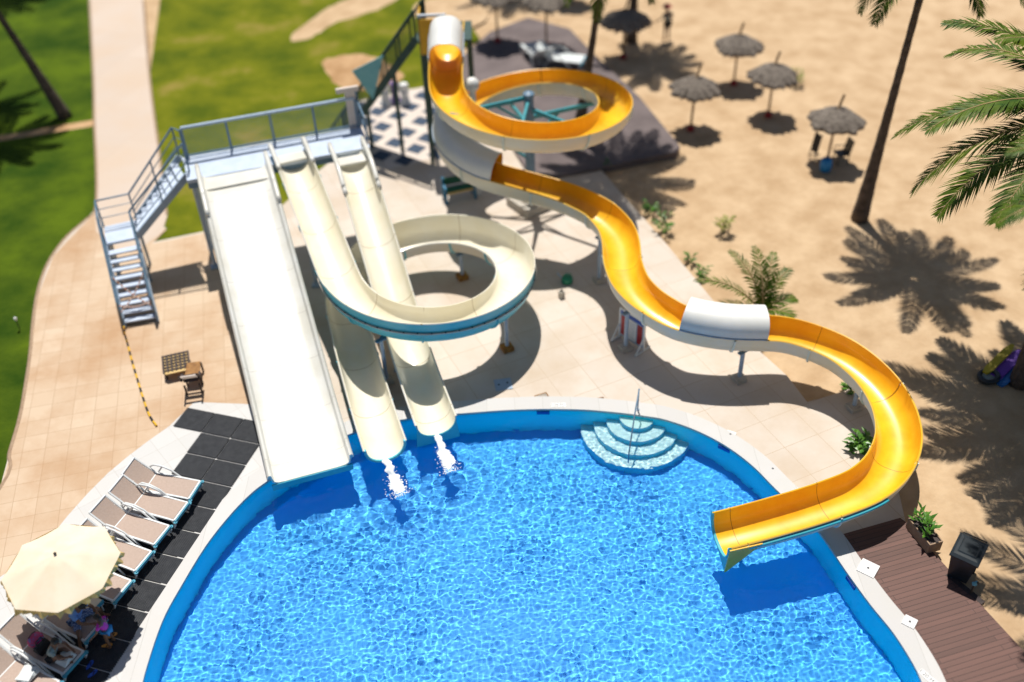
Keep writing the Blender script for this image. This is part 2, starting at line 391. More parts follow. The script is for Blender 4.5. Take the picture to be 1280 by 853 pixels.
# white tiled apron
cope_v = [p for p in cope_mid]
def cope_between(xa, ya, xb, yb):
    A = Vector(g2(xa, ya)); B = Vector(g2(xb, yb))
    ia = min(range(len(cope_mid)), key=lambda i: (Vector(cope_mid[i])-A).length); ib = min(range(len(cope_mid)), key=lambda i: (Vector(cope_mid[i])-B).length)
    return ia, ib
ia, ib = cope_between(180, 846, 350, 590)
seg = [cope_mid[i] for i in range(min(ia, ib), max(ia, ib)+1)]
if (Vector(seg[0])-Vector(g2(350, 590))).length > (Vector(seg[-1])-Vector(g2(350, 590))).length: seg = seg[::-1]
apron = pxs([(243, 503), (318, 506), (335, 560)])+seg+[(-9.0, 9), (-9.5, 6), (-16, 6), (-16, 13)]+pxs([(-40, 752), (0, 722), (30, 702), (60, 676), (85, 645), (110, 617), (135, 592), (160, 571), (185, 552), (212, 533)])
b = MB(); b.poly(apron, .012); struct(b.build('apron', 'white_tile'))
# coping ring
b = MB(); n = len(pool); inn = offset(pool, -.02)
vs = [(p[0], p[1], .035) for p in inn]+[(p[0], p[1], .035) for p in cope_out]+[(p[0], p[1], -.03) for p in inn]+[(p[0], p[1], -.03) for p in cope_out]
fs = []
for i in range(n):
    j = (i+1) % n; fs += [(i, i+n, j+n, j), (i, j, j+2*n, i+2*n), (i+n, i+3*n, j+3*n, j+n)]
b.add(vs, fs); cp = struct(b.build('coping', 'coping'))
DEPTH = 1.25; WL = -.10
b = MB(); b.skirt(pool, -DEPTH-.05, .02, flip=True); b.k = 1; b.poly(pool, -DEPTH)
struct(b.build('pool_basin', ['pool_wall', 'pool_floor']))
# water surface : real waves
def wave(x, y):
    p = Vector((x, y, 0))
    k = .92+.45*noise.noise(p*.45+Vector((4, 4, 1)))
    h = .010*noise.noise(p*2.2+Vector((3, 1, 0)))+k*(.0068*noise.noise(Vector((x*5.2, y*7.4, .3)))+.0040*noise.noise(Vector((x*11+1, y*14, .9)))+.0024*noise.noise(Vector((x*17, y*22, .5))))
    h += .010*noise.noise(p*.9)
    for ex, ey in splash_pts:
        d = math.hypot(x-ex, y-ey)
        if d < 2.6: h += .016*math.exp(-d*1.3)*math.sin(d*16)
    return h
splash_pts = [g2(495, 605, WL), g2(558, 572, WL), g2(390, 605, WL)]
def inside(x, y, poly):
    c = False; j = len(poly)-1
    for i in range(len(poly)):
        xi, yi = poly[i]; xj, yj = poly[j]
        if (yi > y) != (yj > y) and x < (xj-xi)*(y-yi)/(yj-yi)+xi: c = not c
        j = i
    return c
wpoly = offset(pool, .06)
xs = [p[0] for p in wpoly]; ys = [p[1] for p in wpoly]
st = .03; nx = int((max(xs)-min(xs))/st)+2; ny = int((max(ys)-max(min(ys), 8.5))/st)+2; y0_ = max(min(ys), 8.5)
idx = {}; vs = []; fs = []
P_ = np.array(wpoly)
def row_spans(y):
    out = []
    for i in range(len(wpoly)):
        (xa, ya), (xb, yb) = wpoly[i-1], wpoly[i]
        if (ya > y) != (yb > y): out.append(xa+(xb-xa)*(y-ya)/(yb-ya))
    return sorted(out)
spans = [row_spans(y0_+j*st) for j in range(ny+1)]
def isin(i, j):
    x = min(xs)+i*st; s_ = spans[j]
    return any(s_[k]-st <= x <= s_[k+1]+st for k in range(0, len(s_)-1, 2))
def vid(i, j):
    k = (i, j)
    if k not in idx:
        x = min(xs)+i*st; y = y0_+j*st; idx[k] = len(vs); vs.append((x, y, WL+wave(x, y)))
    return idx[k]
for j in range(ny):
    for i in range(nx):
        if isin(i, j) and isin(i+1, j+1) and isin(i, j+1) and isin(i+1, j): fs.append((vid(i, j), vid(i+1, j), vid(i+1, j+1), vid(i, j+1)))
b = MB(); b.add(vs, fs); wo = struct(b.build('water', 'water', smooth=True))
# entry steps in the pool
ec = Vector(g2(797, 519)); 
b = MB(); st_c = Vector((ec.x, ec.y+.1))
rs_ = [.50, .86, 1.22, 1.58]; zs_ = [-.16, -.40, -.64, -.88]
inner_n = Vector((-.12, -1)).normalized(); ang0 = math.atan2(inner_n.y, inner_n.x)
for r_, z_ in zip(rs_, zs_):
    arc = [(st_c.x+r_*math.cos(ang0+a), st_c.y+r_*math.sin(ang0+a)) for a in np.linspace(-PI/2, PI/2, 33)]
    b.k = 0; b.poly(arc, z_); b.k = 1; b.skirt(arc, -DEPTH-.02, z_-.001)
    # raised nosing in the riser colour
root = world_thing('pool_steps', 'white tiled half-round entry steps inside the far edge of the pool', 'steps', (ec.x, ec.y, -.16))
put(b, 'tread_stack', ['step_tile', 'step_riser'], root)
# handrail at the steps
a = at(799, 510.5, .85); 
hb = Vector((ec.x+.02, ec.y+.18, .03)); he = at(785, 584, -.55)
root = world_thing('pool_handrail', 'thin blue steel handrail running down the round pool steps', 'handrail', tuple(hb))
b = MB(); b.tube([hb, hb+Vector((0, 0, .78)), hb+Vector((0, -.06, .86)), hb.lerp(he, .35)+Vector((0, 0, .78)), he+Vector((0, 0, .55)), he], .021, 8)
put(b, 'rail', 'steel_blue', root, True)
b = MB(); b.lathe([(.06, 0), (.06, .02), (.03, .03)], hb, 12); put(b, 'base_flange', 'steel_pale', root)

# brown deck
deck = pxs([(1044, 671), (1125, 648), (1132, 653), (1169, 694), (1219, 749), (1290, 826)])+[(12.6, 8), (9.0, 8)]
ia, ib = cope_between(1170, 853, 1050, 690)
sg = [offset(pool, .49)[i] for i in range(min(ia, ib), max(ia, ib)+1)]
if (Vector(sg[0])-Vector(g2(1165, 853))).length > (Vector(sg[-1])-Vector(g2(1165, 853))).length: sg = sg[::-1]
b = MB(); b.poly(deck+sg, .016); b.skirt(deck+sg, -.3, .016); struct(b.build('deck', 'deck_boards'))
# raised dark terrace by the beach
ter = pxs([(664, 222), (690, 221), (745, 211), (800, 199), (846, 190), (850, 183), (800, 122), (745, 70), (712, 36), (660, 22), (612, 40), (578, 70), (570, 90), (590, 118), (625, 160)], .12)
b = MB(); b.prism(ter, -.3, .12); struct(b.build('terrace', 'terrace'))

# ------------------------------------------------------------------ SLIDES
def frames(path):
    fr = []; N = len(path)
    for i, p in enumerate(path):
        t = (path[min(i+1, N-1)]-path[max(i-1, 0)]).normalized(); l = Vector((t.y, -t.x, 0)).normalized(); u = l.cross(t).normalized()
        if u.z < 0: u = -u
        fr.append((p, l, u, t))
    return fr
def seam_path(path, seam_d, gap=.016):
    """insert close pairs of stations for the joint lines"""
    out = []; fl = []; acc = 0.; nxt = seam_d
    for i, p in enumerate(path):
        if i:
            d = (p-path[i-1]).length
            if acc+d > nxt:
                t = (nxt-acc)/d; q = path[i-1].lerp(p, t); dr = (p-path[i-1]).normalized()
                out += [q, q+dr*gap]; fl += [True, False]; nxt += seam_d
                if (p-(q+dr*gap)).length < .02: acc += d; continue
            acc += d
        out.append(p); fl.append(False)
    return out, fl
def flume(path, prof, th, seam_d, mods=None, split=None):
    """U channel: prof = inner (u,v) points left to right; material 0 inner, 1 shell, 2 seam, 3 rim"""
    path, fl = seam_path(path, seam_d); fr = frames(path); b = MB(); K = len(prof); N = len(fr)
    L = [0.]
    for i in range(1, N): L.append(L[-1]+(path[i]-path[i-1]).length)
    vs = []
    for i, (p, l, u, t) in enumerate(fr):
        pr = mods(prof, L[i], L[-1]) if mods else prof
        n_ = []
        for k in range(K):
            a = Vector(pr[max(k-1, 0)]); c = Vector(pr[min(k+1, K-1)]); d = (c-a).normalized() if (c-a).length > 1e-6 else Vector((1, 0)); n_.append(Vector((d.y, -d.x)))
        for k in range(K): vs.append(p+l*pr[k][0]+u*pr[k][1])
        for k in range(K):
            q = Vector(pr[k])+n_[k]*th; vs.append(p+l*q.x+u*q.y)
    fs = []; mi = []
    for i in range(N-1):
        A = i*2*K; B = A+2*K
        for k in range(K-1):
            fs.append((A+k, B+k, B+k+1, A+k+1)); mi.append(2 if fl[i] else (3 if k in (0, K-2) else 0))
            fs.append((A+K+k, A+K+k+1, B+K+k+1, B+K+k)); mi.append(4 if split and k < split else 1)
        fs.append((A, A+K, B+K, B)); mi.append(3)
        fs.append((A+K-1, B+K-1, B+2*K-1, A+2*K-1)); mi.append(3)
    for A, fl_ in ((0, 1), ((N-1)*2*K, 0)):
        for k in range(K-1):
            f = (A+k, A+k+1, A+K+k+1, A+K+k); fs.append(f if fl_ else f[::-1]); mi.append(1)
    b.v = [tuple(v) for v in vs]; b.f = [list(f) for f in fs]; b.mi = mi
    return b, fr, L
def uprof(wd, h, lip=.05, n=12, flat=.0, p=2.6):
    """U section, rims at v=0, superellipse floor"""
    out = [(-wd/2-lip, -.012), (-wd/2-lip*.5, .012), (-wd/2, 0.)]
    for k in range(1, n):
        a = PI*k/n; c = math.cos(a); s_ = math.sin(a)
        x = -math.copysign(abs(c)**(2/p), c)*wd/2; y = -(abs(s_)**(2/p))*h
        out.append((x, y))
    return out+[(wd/2, 0.), (wd/2+lip*.5, .012), (wd/2+lip, -.012)]
def flange(fr, i, prof, th, name, mt, root, out=.05, t_=.025, lift=0.):
    p, l, u, t = fr[i]; b = MB(); K = len(prof); vs = []
    for sgn in (-1, 1):
        for e in (th+.003, th+out):
            for k in range(K):
                a = Vector(prof[max(k-1, 0)]); c = Vector(prof[min(k+1, K-1)]); d = (c-a).normalized(); nn = Vector((d.y, -d.x))
                q = Vector(prof[k])+nn*e; vs.append(p+l*q.x+u*min(q.y, -.03)+t*(t_*sgn))
    fs = []
    for k in range(K-1):
        fs += [(k, k+1, K+k+1, K+k), (2*K+k, 3*K+k, 3*K+k+1, 2*K+k+1), (K+k, K+k+1, 3*K+k+1, 3*K+k)]
    b.add(vs, fs); return put(b, name, mt, root)
def post(root, top, r=.07, plate='concrete', base=None, n=10, foot=.17):
    base = base or Vector((top[0], top[1], 0)); base = Vector(base)
    b = MB(); b.tube([base+Vector((0, 0, .02)), Vector(top)], r, n)
    o = put(b, 'support_post', 'steel_pale', root, 'auto')
    b = MB(); b.box((base.x, base.y, .07), (.34, .34, .14), .4); b.box((base.x, base.y, .155), (.24, .24, .03), .4)
    bb = root.location
    b.v = [(x-bb[0], y-bb[1], z-bb[2]) for x, y, z in b.v]; b.build('footing', plate, o)
    # saddle bracket on top
    b = MB(); tp = Vector(top); b.box((tp.x, tp.y, tp.z), (.34, .12, .05), .6)
    b.v = [(x-bb[0], y-bb[1], z-bb[2]) for x, y, z in b.v]; b.build('bracket', 'steel_blue', o)
    return o

# ---- yellow slide
CX, CY, RM, ZA, BB = 1.0, 31.41, 2.835, 5.05, .28
ycl = []
for s_ in np.linspace(3.3, .25, 12): ycl.append(Vector((CX-RM-.02+.02*s_, CY+s_, ZA+.02+.36*min(s_, 1.9))))
for t in np.arange(0, 2*PI+1.12, .12): ycl.append(Vector((CX-RM*math.cos(t), CY-RM*math.sin(t), ZA-BB*t)))
serp = [(1.2, 28.36, 2.75), (1.91, 28.0, 2.67), (2.39, 27.68, 2.61), (2.9, 27.22, 2.54), (3.21, 26.69, 2.48), (3.38, 26.22, 2.44), (3.45, 25.75, 2.39), (3.45, 25.3, 2.34), (3.42, 24.63, 2.27), (3.53, 23.85, 2.19), (3.82, 23.21, 2.12), (4.24, 22.68, 2.06), (4.89, 22.16, 1.98), (6.0, 21.88, 1.86), (7.14, 21.84, 1.78), (7.6, 21.8, 1.75), (8.12, 21.64, 1.7), (8.71, 21.3, 1.64), (9.16, 20.9, 1.59), (9.56, 20.3, 1.52), (9.8, 19.67, 1.46), (9.9, 19.04, 1.4), (9.88, 18.48, 1.35), (9.76, 17.93, 1.3), (9.5, 17.4, 1.25), (9.1, 16.9, 1.18), (8.49, 16.47, 1.12), (7.7, 16.18, 1.05), (6.79, 15.93, .97), (5.82, 15.70, .90), (5.02, 15.54, .83), (4.80, 15.50, .82)]
ycl += [Vector(p) for p in serp]
ypath, yL = resample(crom(ycl, 4), .16)
YP = uprof(1.07, .64)
root = world_thing('water_slide', 'long yellow spiral water slide with white tunnel covers winding down to the pool', 'water slide', (.91, 31.5, 0))
YROOT = root
b, yfr, yl = flume(ypath, YP, .035, 2.35)
put(b, 'flume', ['yellow_gel', 'shell_cream', 'yellow_seam', 'yellow_rim'], root, 'auto')
step_i = max(1, int(2.35/.16))
d_next = 2.35
for i in range(len(yl)):
    if yl[i] >= d_next and i < len(yl)-3:
        flange(yfr, i, YP, .035, 'joint_flange', 'shell_white', root); d_next += 2.35
def ynear(p): return min(range(len(yfr)), key=lambda i: (yfr[i][0]-Vector(p)).length)
def cover(i0, i1, r=.535, rise=.60, name='tunnel_cover', mt=('cover_white', 'yellow_gel', 'steel_pale')):
    b = MB(); n = 14; vs = []; fs = []; st_ = [yfr[i] for i in range(i0, i1+1)]
    for (p, l, u, t) in st_:
        for e in (0, .03):
            for k in range(n+1):
                a = PI*k/n; c = math.cos(a); s2 = math.sin(a)
                vs.append(p+l*(-math.copysign(abs(c)**.75, c)*(r+e+.02))+u*(abs(s2)**.85*(rise+e)+.018))
    K = n+1; N = len(st_)
    for i in range(N-1):
        A = i*2*K; B = A+2*K
        for k in range(n):
            b.f.append([A+k, A+k+1, B+k+1, B+k]); b.mi.append(1)
            b.f.append([A+K+k, B+K+k, B+K+k+1, A+K+k+1]); b.mi.append(0)
    for A, fl_ in ((0, 0), ((N-1)*2*K, 1)):
        for k in range(n):
            f = [A+k, A+K+k, A+K+k+1, A+k+1]; b.f.append(f if fl_ else f[::-1]); b.mi.append(0)
    b.v = [tuple(v) for v in vs]
    o = put(b, name, list(mt), root, 'auto')
    # bolted edge strips
    for sg_ in (-1, 1):
        s2 = MB(); s2.tube([p+l*sg_*(r+.06)+u*.03 for (p, l, u, t) in st_], .022, 6)
        bb = root.location; s2.v = [(x-bb[0], y-bb[1], z-bb[2]) for x, y, z in s2.v]; s2.build('edge_strip', 'steel_pale', o, True)
    return o
cover(ynear((CX-RM, CY+2.2, 5.75)), ynear((CX-RM, CY+.95, 5.4)), rise=.62)
i0 = ynear((CX-RM*math.cos(2*PI-.55), CY-RM*math.sin(2*PI-.55), ZA-BB*(2*PI-.55)))
tt = 2*PI+1.08
i1 = ynear((CX-RM*math.cos(tt), CY-RM*math.sin(tt), ZA-BB*tt))
cover(i0, i1)
cover(ynear((4.97, 22.13, 1.97)), ynear((7.02, 21.84, 1.79)), rise=.56)
# end foot under the mouth
p, l, u, t = yfr[-3]
b = MB(); e = yfr[-1][0]
K = len(YP); tb = yfr[-1][3]; lb = yfr[-1][1]; ub = yfr[-1][2]
prof_ = [(x*1.06, y-.03) for x, y in YP[1:-1]]
b.tube([e+lb*x+ub*y-tb*.02 for x, y in prof_], .05, 6); put(b, 'end_trim', 'shell_teal', root)
b = MB(); A = e-lb*.61+Vector((0, 0, -.02)); B = yfr[-8][0]-yfr[-8][1]*.61+Vector((0, 0, -.05)); Cc = e-lb*.50+Vector((0, 0, -1.0)); n3 = -lb*.03
b.add([A, B, Cc, A+n3, B+n3, Cc+n3], [(0, 1, 2), (5, 4, 3), (0, 3, 4, 1), (1, 4, 5, 2), (2, 5, 3, 0)]); put(b, 'end_skirt', 'yellow_gel', root)
b = MB(); q3 = [e-lb*.62+Vector((0, 0, -.1)), e-lb*.50+Vector((0, 0, -1.02)), e+lb*.05+Vector((0, 0, -.70)), e-lb*.40+Vector((0, 0, -.55))]
b.add([v-tb*.01 for v in q3]+[v-tb*.04 for v in q3], [(0, 1, 2, 3), (7, 6, 5, 4), (0, 4, 5, 1), (1, 5, 6, 2), (2, 6, 7, 3), (3, 7, 4, 0)]); put(b, 'end_gusset', 'shell_teal', root)
b = MB()
for q in (yfr[-8],):
    o4 = q[1]*.25; b.tube([q[0]+o4+Vector((0, 0, -.64)), Vector((q[0].x+o4.x, q[0].y+o4.y, -DEPTH))], .06, 10)
put(b, 'end_post', 'steel_blue', root, True)
# side stringer rail, shaded side of the run-out
b = MB(); sel = yfr[-30:-5]
b.tube([q[0]+q[1]*(-.60)+q[2]*(-.12) for q in sel], .045, 8); b.tube([q[0]+q[1]*(.60)+q[2]*(-.12) for q in sel], .045, 8)
put(b, 'stringer', 'shell_teal', root, True)
# central column with arms
cx, cy = .91, 31.5
b = MB(); b.lathe([(.17, .3), (.17, 4.36), (.20, 4.36), (.20, 4.44), (.12, 4.50), (.0001, 4.52)], (cx, cy, 0), 24)
col = put(b, 'central_column', 'steel_blue', root, 'auto')
for t in (.30, 1.35, 2.5, 3.7, 5.0, 6.05):
    z = ZA-BB*t-.72; e = Vector((CX-(RM-.05)*math.cos(t), CY-(RM-.05)*math.sin(t), z)); s_ = Vector((cx, cy, min(4.3, z+.25)))
    b = MB(); b.bar(s_, e, .10, .14); b.bar(Vector((cx, cy, s_.z-1.0)), s_.lerp(e, .45), .07, .08)
    b.box(e+Vector((0, 0, .05)), (.5, .18, .06), -t)
    put(b, 'support_arm', 'teal_paint', root)
b = MB(); b.box((cx, cy, .16), (1.3, 1.3, .32), .6); b.box((cx, cy, .35), (.8, .8, .06), .6); put(b, 'column_plinth', 'concrete', root)
b = MB(); dm = at(590, 106, 4.4); b.tube([Vector((dm.x, dm.y, 0)), Vector((dm.x, dm.y, 4.3))], .11, 12); b.ball((dm.x, dm.y, 4.4), .26, 16, 10)
put(b, 'domed_post', 'cover_white', root, 'auto')
for px, py, q in [(748, 352, (3.2, 24.1, 0)), (781, 437, None), (923, 476, None), (1066, 512, None)]:
    B = at(px, py); j = min(range(len(yfr)), key=lambda i: (Vector(yfr[i][0]).xy-B.xy).length if i > 120 else 99)
    post(root, (B.x+.02, B.y+.02, yfr[j][0].z-.72), .065)
    d = (yfr[j][0].xy-B.xy).length
    if d > .3:
        b = MB(); b.bar((B.x, B.y, yfr[j][0].z-.74), (yfr[j][0].x, yfr[j][0].y, yfr[j][0].z-.74), .09, .10); put(b, 'outrigger', 'steel_blue', root)

# ---- platform and white slides
ZP = 3.53
PF = Vector((-10.15, 28.26)); PU = Vector((.960, .280)).normalized(); PV = Vector((-PU.y, PU.x)); PL = 5.95; PD = 1.55
def pp(a, c, z): q = PF+PU*a+PV*c; return Vector((q.x, q.y, z))
plat = world_thing('slide_platform', 'pale blue steel platform with mesh railing at the top of the white slides', 'platform', tuple(pp(PL/2, PD/2, 0)))
b = MB(); ang = math.atan2(PU.y, PU.x)
b.box(pp(PL/2, PD/2, ZP-.06), (PL, PD, .12), ang); put(b, 'deck_plate', 'deck_pale', plat)
b = MB()
for a in (.1, PL/2, PL-.1):
    b.bar(pp(a, .06, ZP-.22), pp(a, PD-.06, ZP-.22), .1, .2)
for c in (.08, PD-.08): b.bar(pp(.0, c, ZP-.23), pp(PL, c, ZP-.23), .1, .2)
put(b, 'underframe', 'steel_blue', plat)
for a in (.15, 2.05, 3.9, PL-.15):
    for c in (.15, PD-.1):
        b = MB(); q = pp(a, c, 0); b.tube([q, q+Vector((0, 0, ZP-.3))], .07, 10); b.box(q+Vector((0, 0, .03)), (.3, .3, .06), ang); put(b, 'leg', 'steel_pale', plat)
for a0, a1, c0, c1 in ((.15, PL-.1, PD-.1, PD-.04), (.1, .15, .15, PD-.1)):
    b = MB(); A = pp(a0, c0, ZP+.1); B = pp(a1, c1, ZP+.1)
    if a1-a0 < 1: b.bar(pp(.1, .2, ZP-1.6), pp(.15, PD-.2, ZP-.4), .05, .05); put(b, 'cross_brace', 'steel_blue', plat); continue
    b.bar(A+Vector((0, 0, 1.0)), B+Vector((0, 0, 1.0)), .11, .07); put(b, 'top_rail', 'steel_pale', plat)
    b = MB(); b.bar(A, B, .05, .05); put(b, 'bottom_rail', 'steel_blue', plat)
    for k in range(5):
        b = MB(); q = A.lerp(B, k/4); b.box(q+Vector((0, 0, .42)), (.075, .075, 1.1), ang); put(b, 'rail_post', 'steel_blue', plat)
    b = MB(); nb = 78
    for k in range(1, nb):
        q = A.lerp(B, k/nb); b.box(q+Vector((0, 0, .5)), (.017, .017, .96), ang)
    put(b, 'railing_bars', 'steel_blue', plat)
# right end: white gate frame and blue rail
b = MB(); q0 = pp(PL-.55, PD-.02, ZP); q1 = pp(PL-.02, PD-.02, ZP)
b.box((q0+q1)/2+Vector((0, 0, 1.42)), (.75, .12, .16), ang); b.box(q0.lerp(q1, .62)+Vector((0, 0, .68)), (.34, .09, 1.36), ang)
put(b, 'gate_panel', 'pale_floor', plat)
b = MB(); e0 = pp(PL-.02, PD, ZP); e1 = pp(PL+.02, .55, ZP)
for h in (.55, 1.05): b.tube([e0+Vector((0, 0, h)), e1+Vector((0, 0, h-.25))], .035, 8)
b.tube([e0, e0+Vector((0, 0, 1.35))], .05, 8); b.tube([e1, e1+Vector((0, 0, .8))], .035, 8)
put(b, 'end_rail', 'steel_blue', plat)
# stairs ---------------------------------------------------------
ZL = 1.8
stair = world_thing('access_stair', 'blue grey steel staircase with a landing turning up to the slide platform', 'stairs', (-11.9, 25.5, 0))
La = [Vector(p) for p in ((-13.0, 27.44), (-12.06, 27.74), (-12.36, 28.82), (-13.36, 28.46))]
def v3(q, z): return Vector((q.x, q.y, z))
b = MB(); b.prism([tuple(q) for q in La], ZL-.08, ZL); put(b, 'landing', 'deck_pale', stair)
for q in La:
    b = MB(); b.tube([v3(q.lerp(La[0].lerp(La[2], .5), .06), 0), v3(q.lerp(La[0].lerp(La[2], .5), .06), ZL-.08)], .05, 8); put(b, 'leg', 'steel_blue', stair)
def flight(A0, A1, B0, B1, z0, z1, n, base=None):
    """treads between the foot edge A0-A1 at z0 and the head edge B0-B1 at z1"""
    for k in range(1, n):
        t = k/n; z = z0+(z1-z0)*k/n
        a = A0.lerp(B0, t-.25/n); c = A1.lerp(B1, t-.25/n); dv = (B0-A0).normalized()*.125
        bb = MB(); q = [a-dv, c-dv, c+dv, a+dv]; bb.prism([tuple(x) for x in q], z-.05, z); put(bb, 'tread', 'deck_pale', stair)
    for a, c in ((A0, B0), (A1, B1)):
        bb = MB(); bb.bar(v3(a, z0+.02), v3(c, z1-.06), .07, .24); put(bb, 'stringer', 'steel_pale', stair)
def handrail(pts, h=1.0, mids=2, nm='handrail'):
    bb = MB(); q = [Vector(p) for p in pts]
    up = lambda e: [x+Vector((0, 0, e)) for x in q]
    bb.tube(up(h), .035, 8)
    for k in range(mids): bb.tube(up(h*(k+1)/(mids+1)), .018, 6)
    L = sum((q[i+1]-q[i]).length for i in range(len(q)-1))
    for i in range(len(q)-1):
        m_ = max(1, int((q[i+1]-q[i]).length/1.0))
        for k in range(m_+(1 if i == len(q)-2 else 0)):
            x = q[i].lerp(q[i+1], k/m_); bb.tube([x, x+Vector((0, 0, h))], .03, 8)
    return put(bb, nm, 'steel_blue', stair)
A0, A1 = Vector((-12.30, 25.30)), Vector((-11.30, 25.52))
flight(A0, A1, La[0], La[1], 0, ZL, 10)
U0, U1 = La[2], La[1]; T0, T1 = Vector((-10.78, 29.95)), Vector((-10.20, 28.85))
flight(U0, U1, T0, T1, ZL, ZP, 9)
b = MB(); b.prism([tuple(x) for x in (T0, T1, (PF+PU*.0), (PF+PV*PD))], ZP-.1, ZP-.004); put(b, 'top_plate', 'deck_pale', stair)
handrail([v3(A0, 0), v3(La[0], ZL), v3(La[3], ZL), v3(La[2], ZL), v3(T0, ZP), v3(PF+PV*(PD-.08)+PU*.1, ZP)])
handrail([v3(A1, 0), v3(La[1], ZL)], mids=1)
handrail([v3(La[1], ZL), v3(T1, ZP)], mids=2)
# tape barrier across the foot of the stair
tp = world_thing('barrier_tape', 'crossed red and white chains closing the foot of the blue stair', 'barrier', (-11.8, 25.5, .9))
b = MB()
k0 = A0.lerp(La[0], .08); k1 = A1.lerp(La[1], .08); k2 = A0.lerp(La[0], .34); k3 = A1.lerp(La[1], .34)
for a, za, c, zc in ((k0, .5, k3, 1.5), (k1, .5, k2, 1.5), (k0, .75, k1, .75)):
    A = v3(a, za); B = v3(c, zc); pts = [A.lerp(B, t)+Vector((0, 0, -.14*math.sin(PI*t))) for t in np.linspace(0, 1, 25)]
    for i in range(24): b.k = i % 2; b.tube([pts[i], pts[i+1]], .022, 6)
put(b, 'chain', ['tape_orange', 'white_paint'], tp)

def zrim(u, z0=3.85, z1=.72, brk=.74, zb=1.02):
    if u < .06: return z0
    if u < brk:
        t = (u-.06)/(brk-.06); return z0+(zb-z0)*t
    t = (u-brk)/(1-brk); return zb+(z1-zb)*(1-(1-t)**2)
def smooth_path(P, it=4):
    for _ in range(it): P = [P[0]]+[(P[i-1]+P[i]*2+P[i+1])/4 for i in range(1, len(P)-1)]+[P[-1]]
    return P
def straight(A, B, z0=3.85, z1=.72, brk=.74, zb=1.02, n=60, back=.75):
    A = Vector(A); B = Vector(B); d = (B-A).normalized(); P = [Vector((*(A-d*back), z0+.0)), Vector((*(A-d*back*.5), z0))]
    P += [Vector((*A.lerp(B, i/n), zrim(i/n, z0, z1, brk, zb))) for i in range(n+1)]
    return smooth_path(P)
# wide slide
wide = world_thing('wide_slide', 'broad straight white slide with rounded side rails, nearest the stairs', 'water slide', (-7, 23, 0))
wp = straight((-8.50, 28.02), (-5.42, 18.36), 3.82, .62, .76, .92)
def wprof():
    w_, h = 2.12, .32
    out = [(-w_/2-.09, -.10), (-w_/2-.075, -.02), (-w_/2-.03, .02), (-w_/2+.02, -.01)]
    out += [(-w_/2+.035, -.12), (-w_/2+.07, -.25), (-w_/2+.16, -h+.015), (-w_/2+.35, -h)]
    mid = [(x, -h) for x in np.linspace(-.6, .6, 7)]
    out = out+mid+[(-x, y) for x, y in reversed(out)]
    return out
WP = wprof(); b, wfr, wl = flume(wp, WP, .05, 1.55)
put(b, 'flume', ['white_gel', 'shell_white', 'white_seam', 'white_gel'], wide, 'auto')
def wall_tops(fr, prof, n0, root, mt='white_gel'):
    for sg_, k in ((-1, 2), (1, len(prof)-3)):
        pts = [fr[i][0]+fr[i][1]*prof[k][0]+fr[i][2]*(prof[k][1]+.02) for i in range(0, n0)]
        # raised rounded grip at the entry
        b = MB(); b.tube([pts[0]+Vector((0, 0, -.2))]+[p+Vector((0, 0, .10*max(0, 1-i/(n0*.8)))) for i, p in enumerate(pts)], .075, 8); put(b, 'entry_grip', mt, root, True)
wall_tops(wfr, WP, 14, wide)
b = MB(); A = wfr[2]; b.box(Vector((A[0].x, A[0].y, ZP+.015))-A[3]*.0, (2.05, .55, .05), math.atan2(A[1].y, A[1].x)); put(b, 'entry_step', 'white_gel', wide)
b = MB(); e = wfr[-1]; b.box(e[0]+Vector((0, 0, -.44)), (2.16, .04, .20), math.atan2(e[1].y, e[1].x)); put(b, 'end_plate', 'shell_teal', wide)
def underposts(root, fr, idxs, off, drop, r=.05):
    for i in idxs:
        p, l, u, t = fr[i]
        for o in off:
            q = p+l*o; z = q.z-drop
            if z < .3: continue
            if inside(q.x, q.y, pool): continue
            b = MB(); b.tube([Vector((q.x, q.y, 0)), Vector((q.x, q.y, z))], r, 8); b.box((q.x, q.y, .03), (.26, .26, .06)); put(b, 'support_post', 'steel_pale', root)
        if len(off) > 1:
            q0 = p+l*off[0]-u*drop; q1 = p+l*off[-1]-u*drop
            b = MB(); b.bar(q0, q1, .09, .1); put(b, 'cross_beam', 'steel_blue', root)
N_ = len(wfr)
underposts(wide, wfr, [int(N_*.28), int(N_*.5), int(N_*.72)], (-.95, .95), .42)
for off in (-.95, .95):
    b = MB(); pts = [wfr[i][0]+wfr[i][1]*off-wfr[i][2]*.42 for i in range(4, N_-6, 6)]; b.tube(pts, .05, 8); put(b, 'side_beam', 'steel_blue', wide, True)
# straight narrow slide
nar = world_thing('narrow_slide', 'straight cream body slide passing under the loop, right of the white slides', 'water slide', (-4, 24, 0))
A3 = ((-5.50-4.39)/2, (28.86+29.10)/2); B3 = ((-2.69-1.63)/2, (19.61+19.95)/2)
NP = uprof(1.08, .52, .055, 12, p=2.3)
n3p = straight(A3, B3, 3.80, .68, .72, .98)
b, nfr, nl = flume(n3p, NP, .035, 2.1); put(b, 'flume', ['cream_gel', 'shell_white', 'cream_seam', 'white_gel'], nar, 'auto')
wall_tops(nfr, NP, 15, nar)
b = MB(); A = nfr[2]; b.box(Vector((A[0].x, A[0].y, ZP+.015)), (1.04, .5, .05), math.atan2(A[1].y, A[1].x)); put(b, 'entry_step', 'white_gel', nar)
b = MB(); e = nfr[-1]; K = len(NP); vs = [e[0]+e[1]*x+e[2]*y for x, y in NP[2:-2]]; vs += [e[0]+e[1]*.62+Vector((0, 0, -.80)), e[0]-e[1]*.62+Vector((0, 0, -.80))]
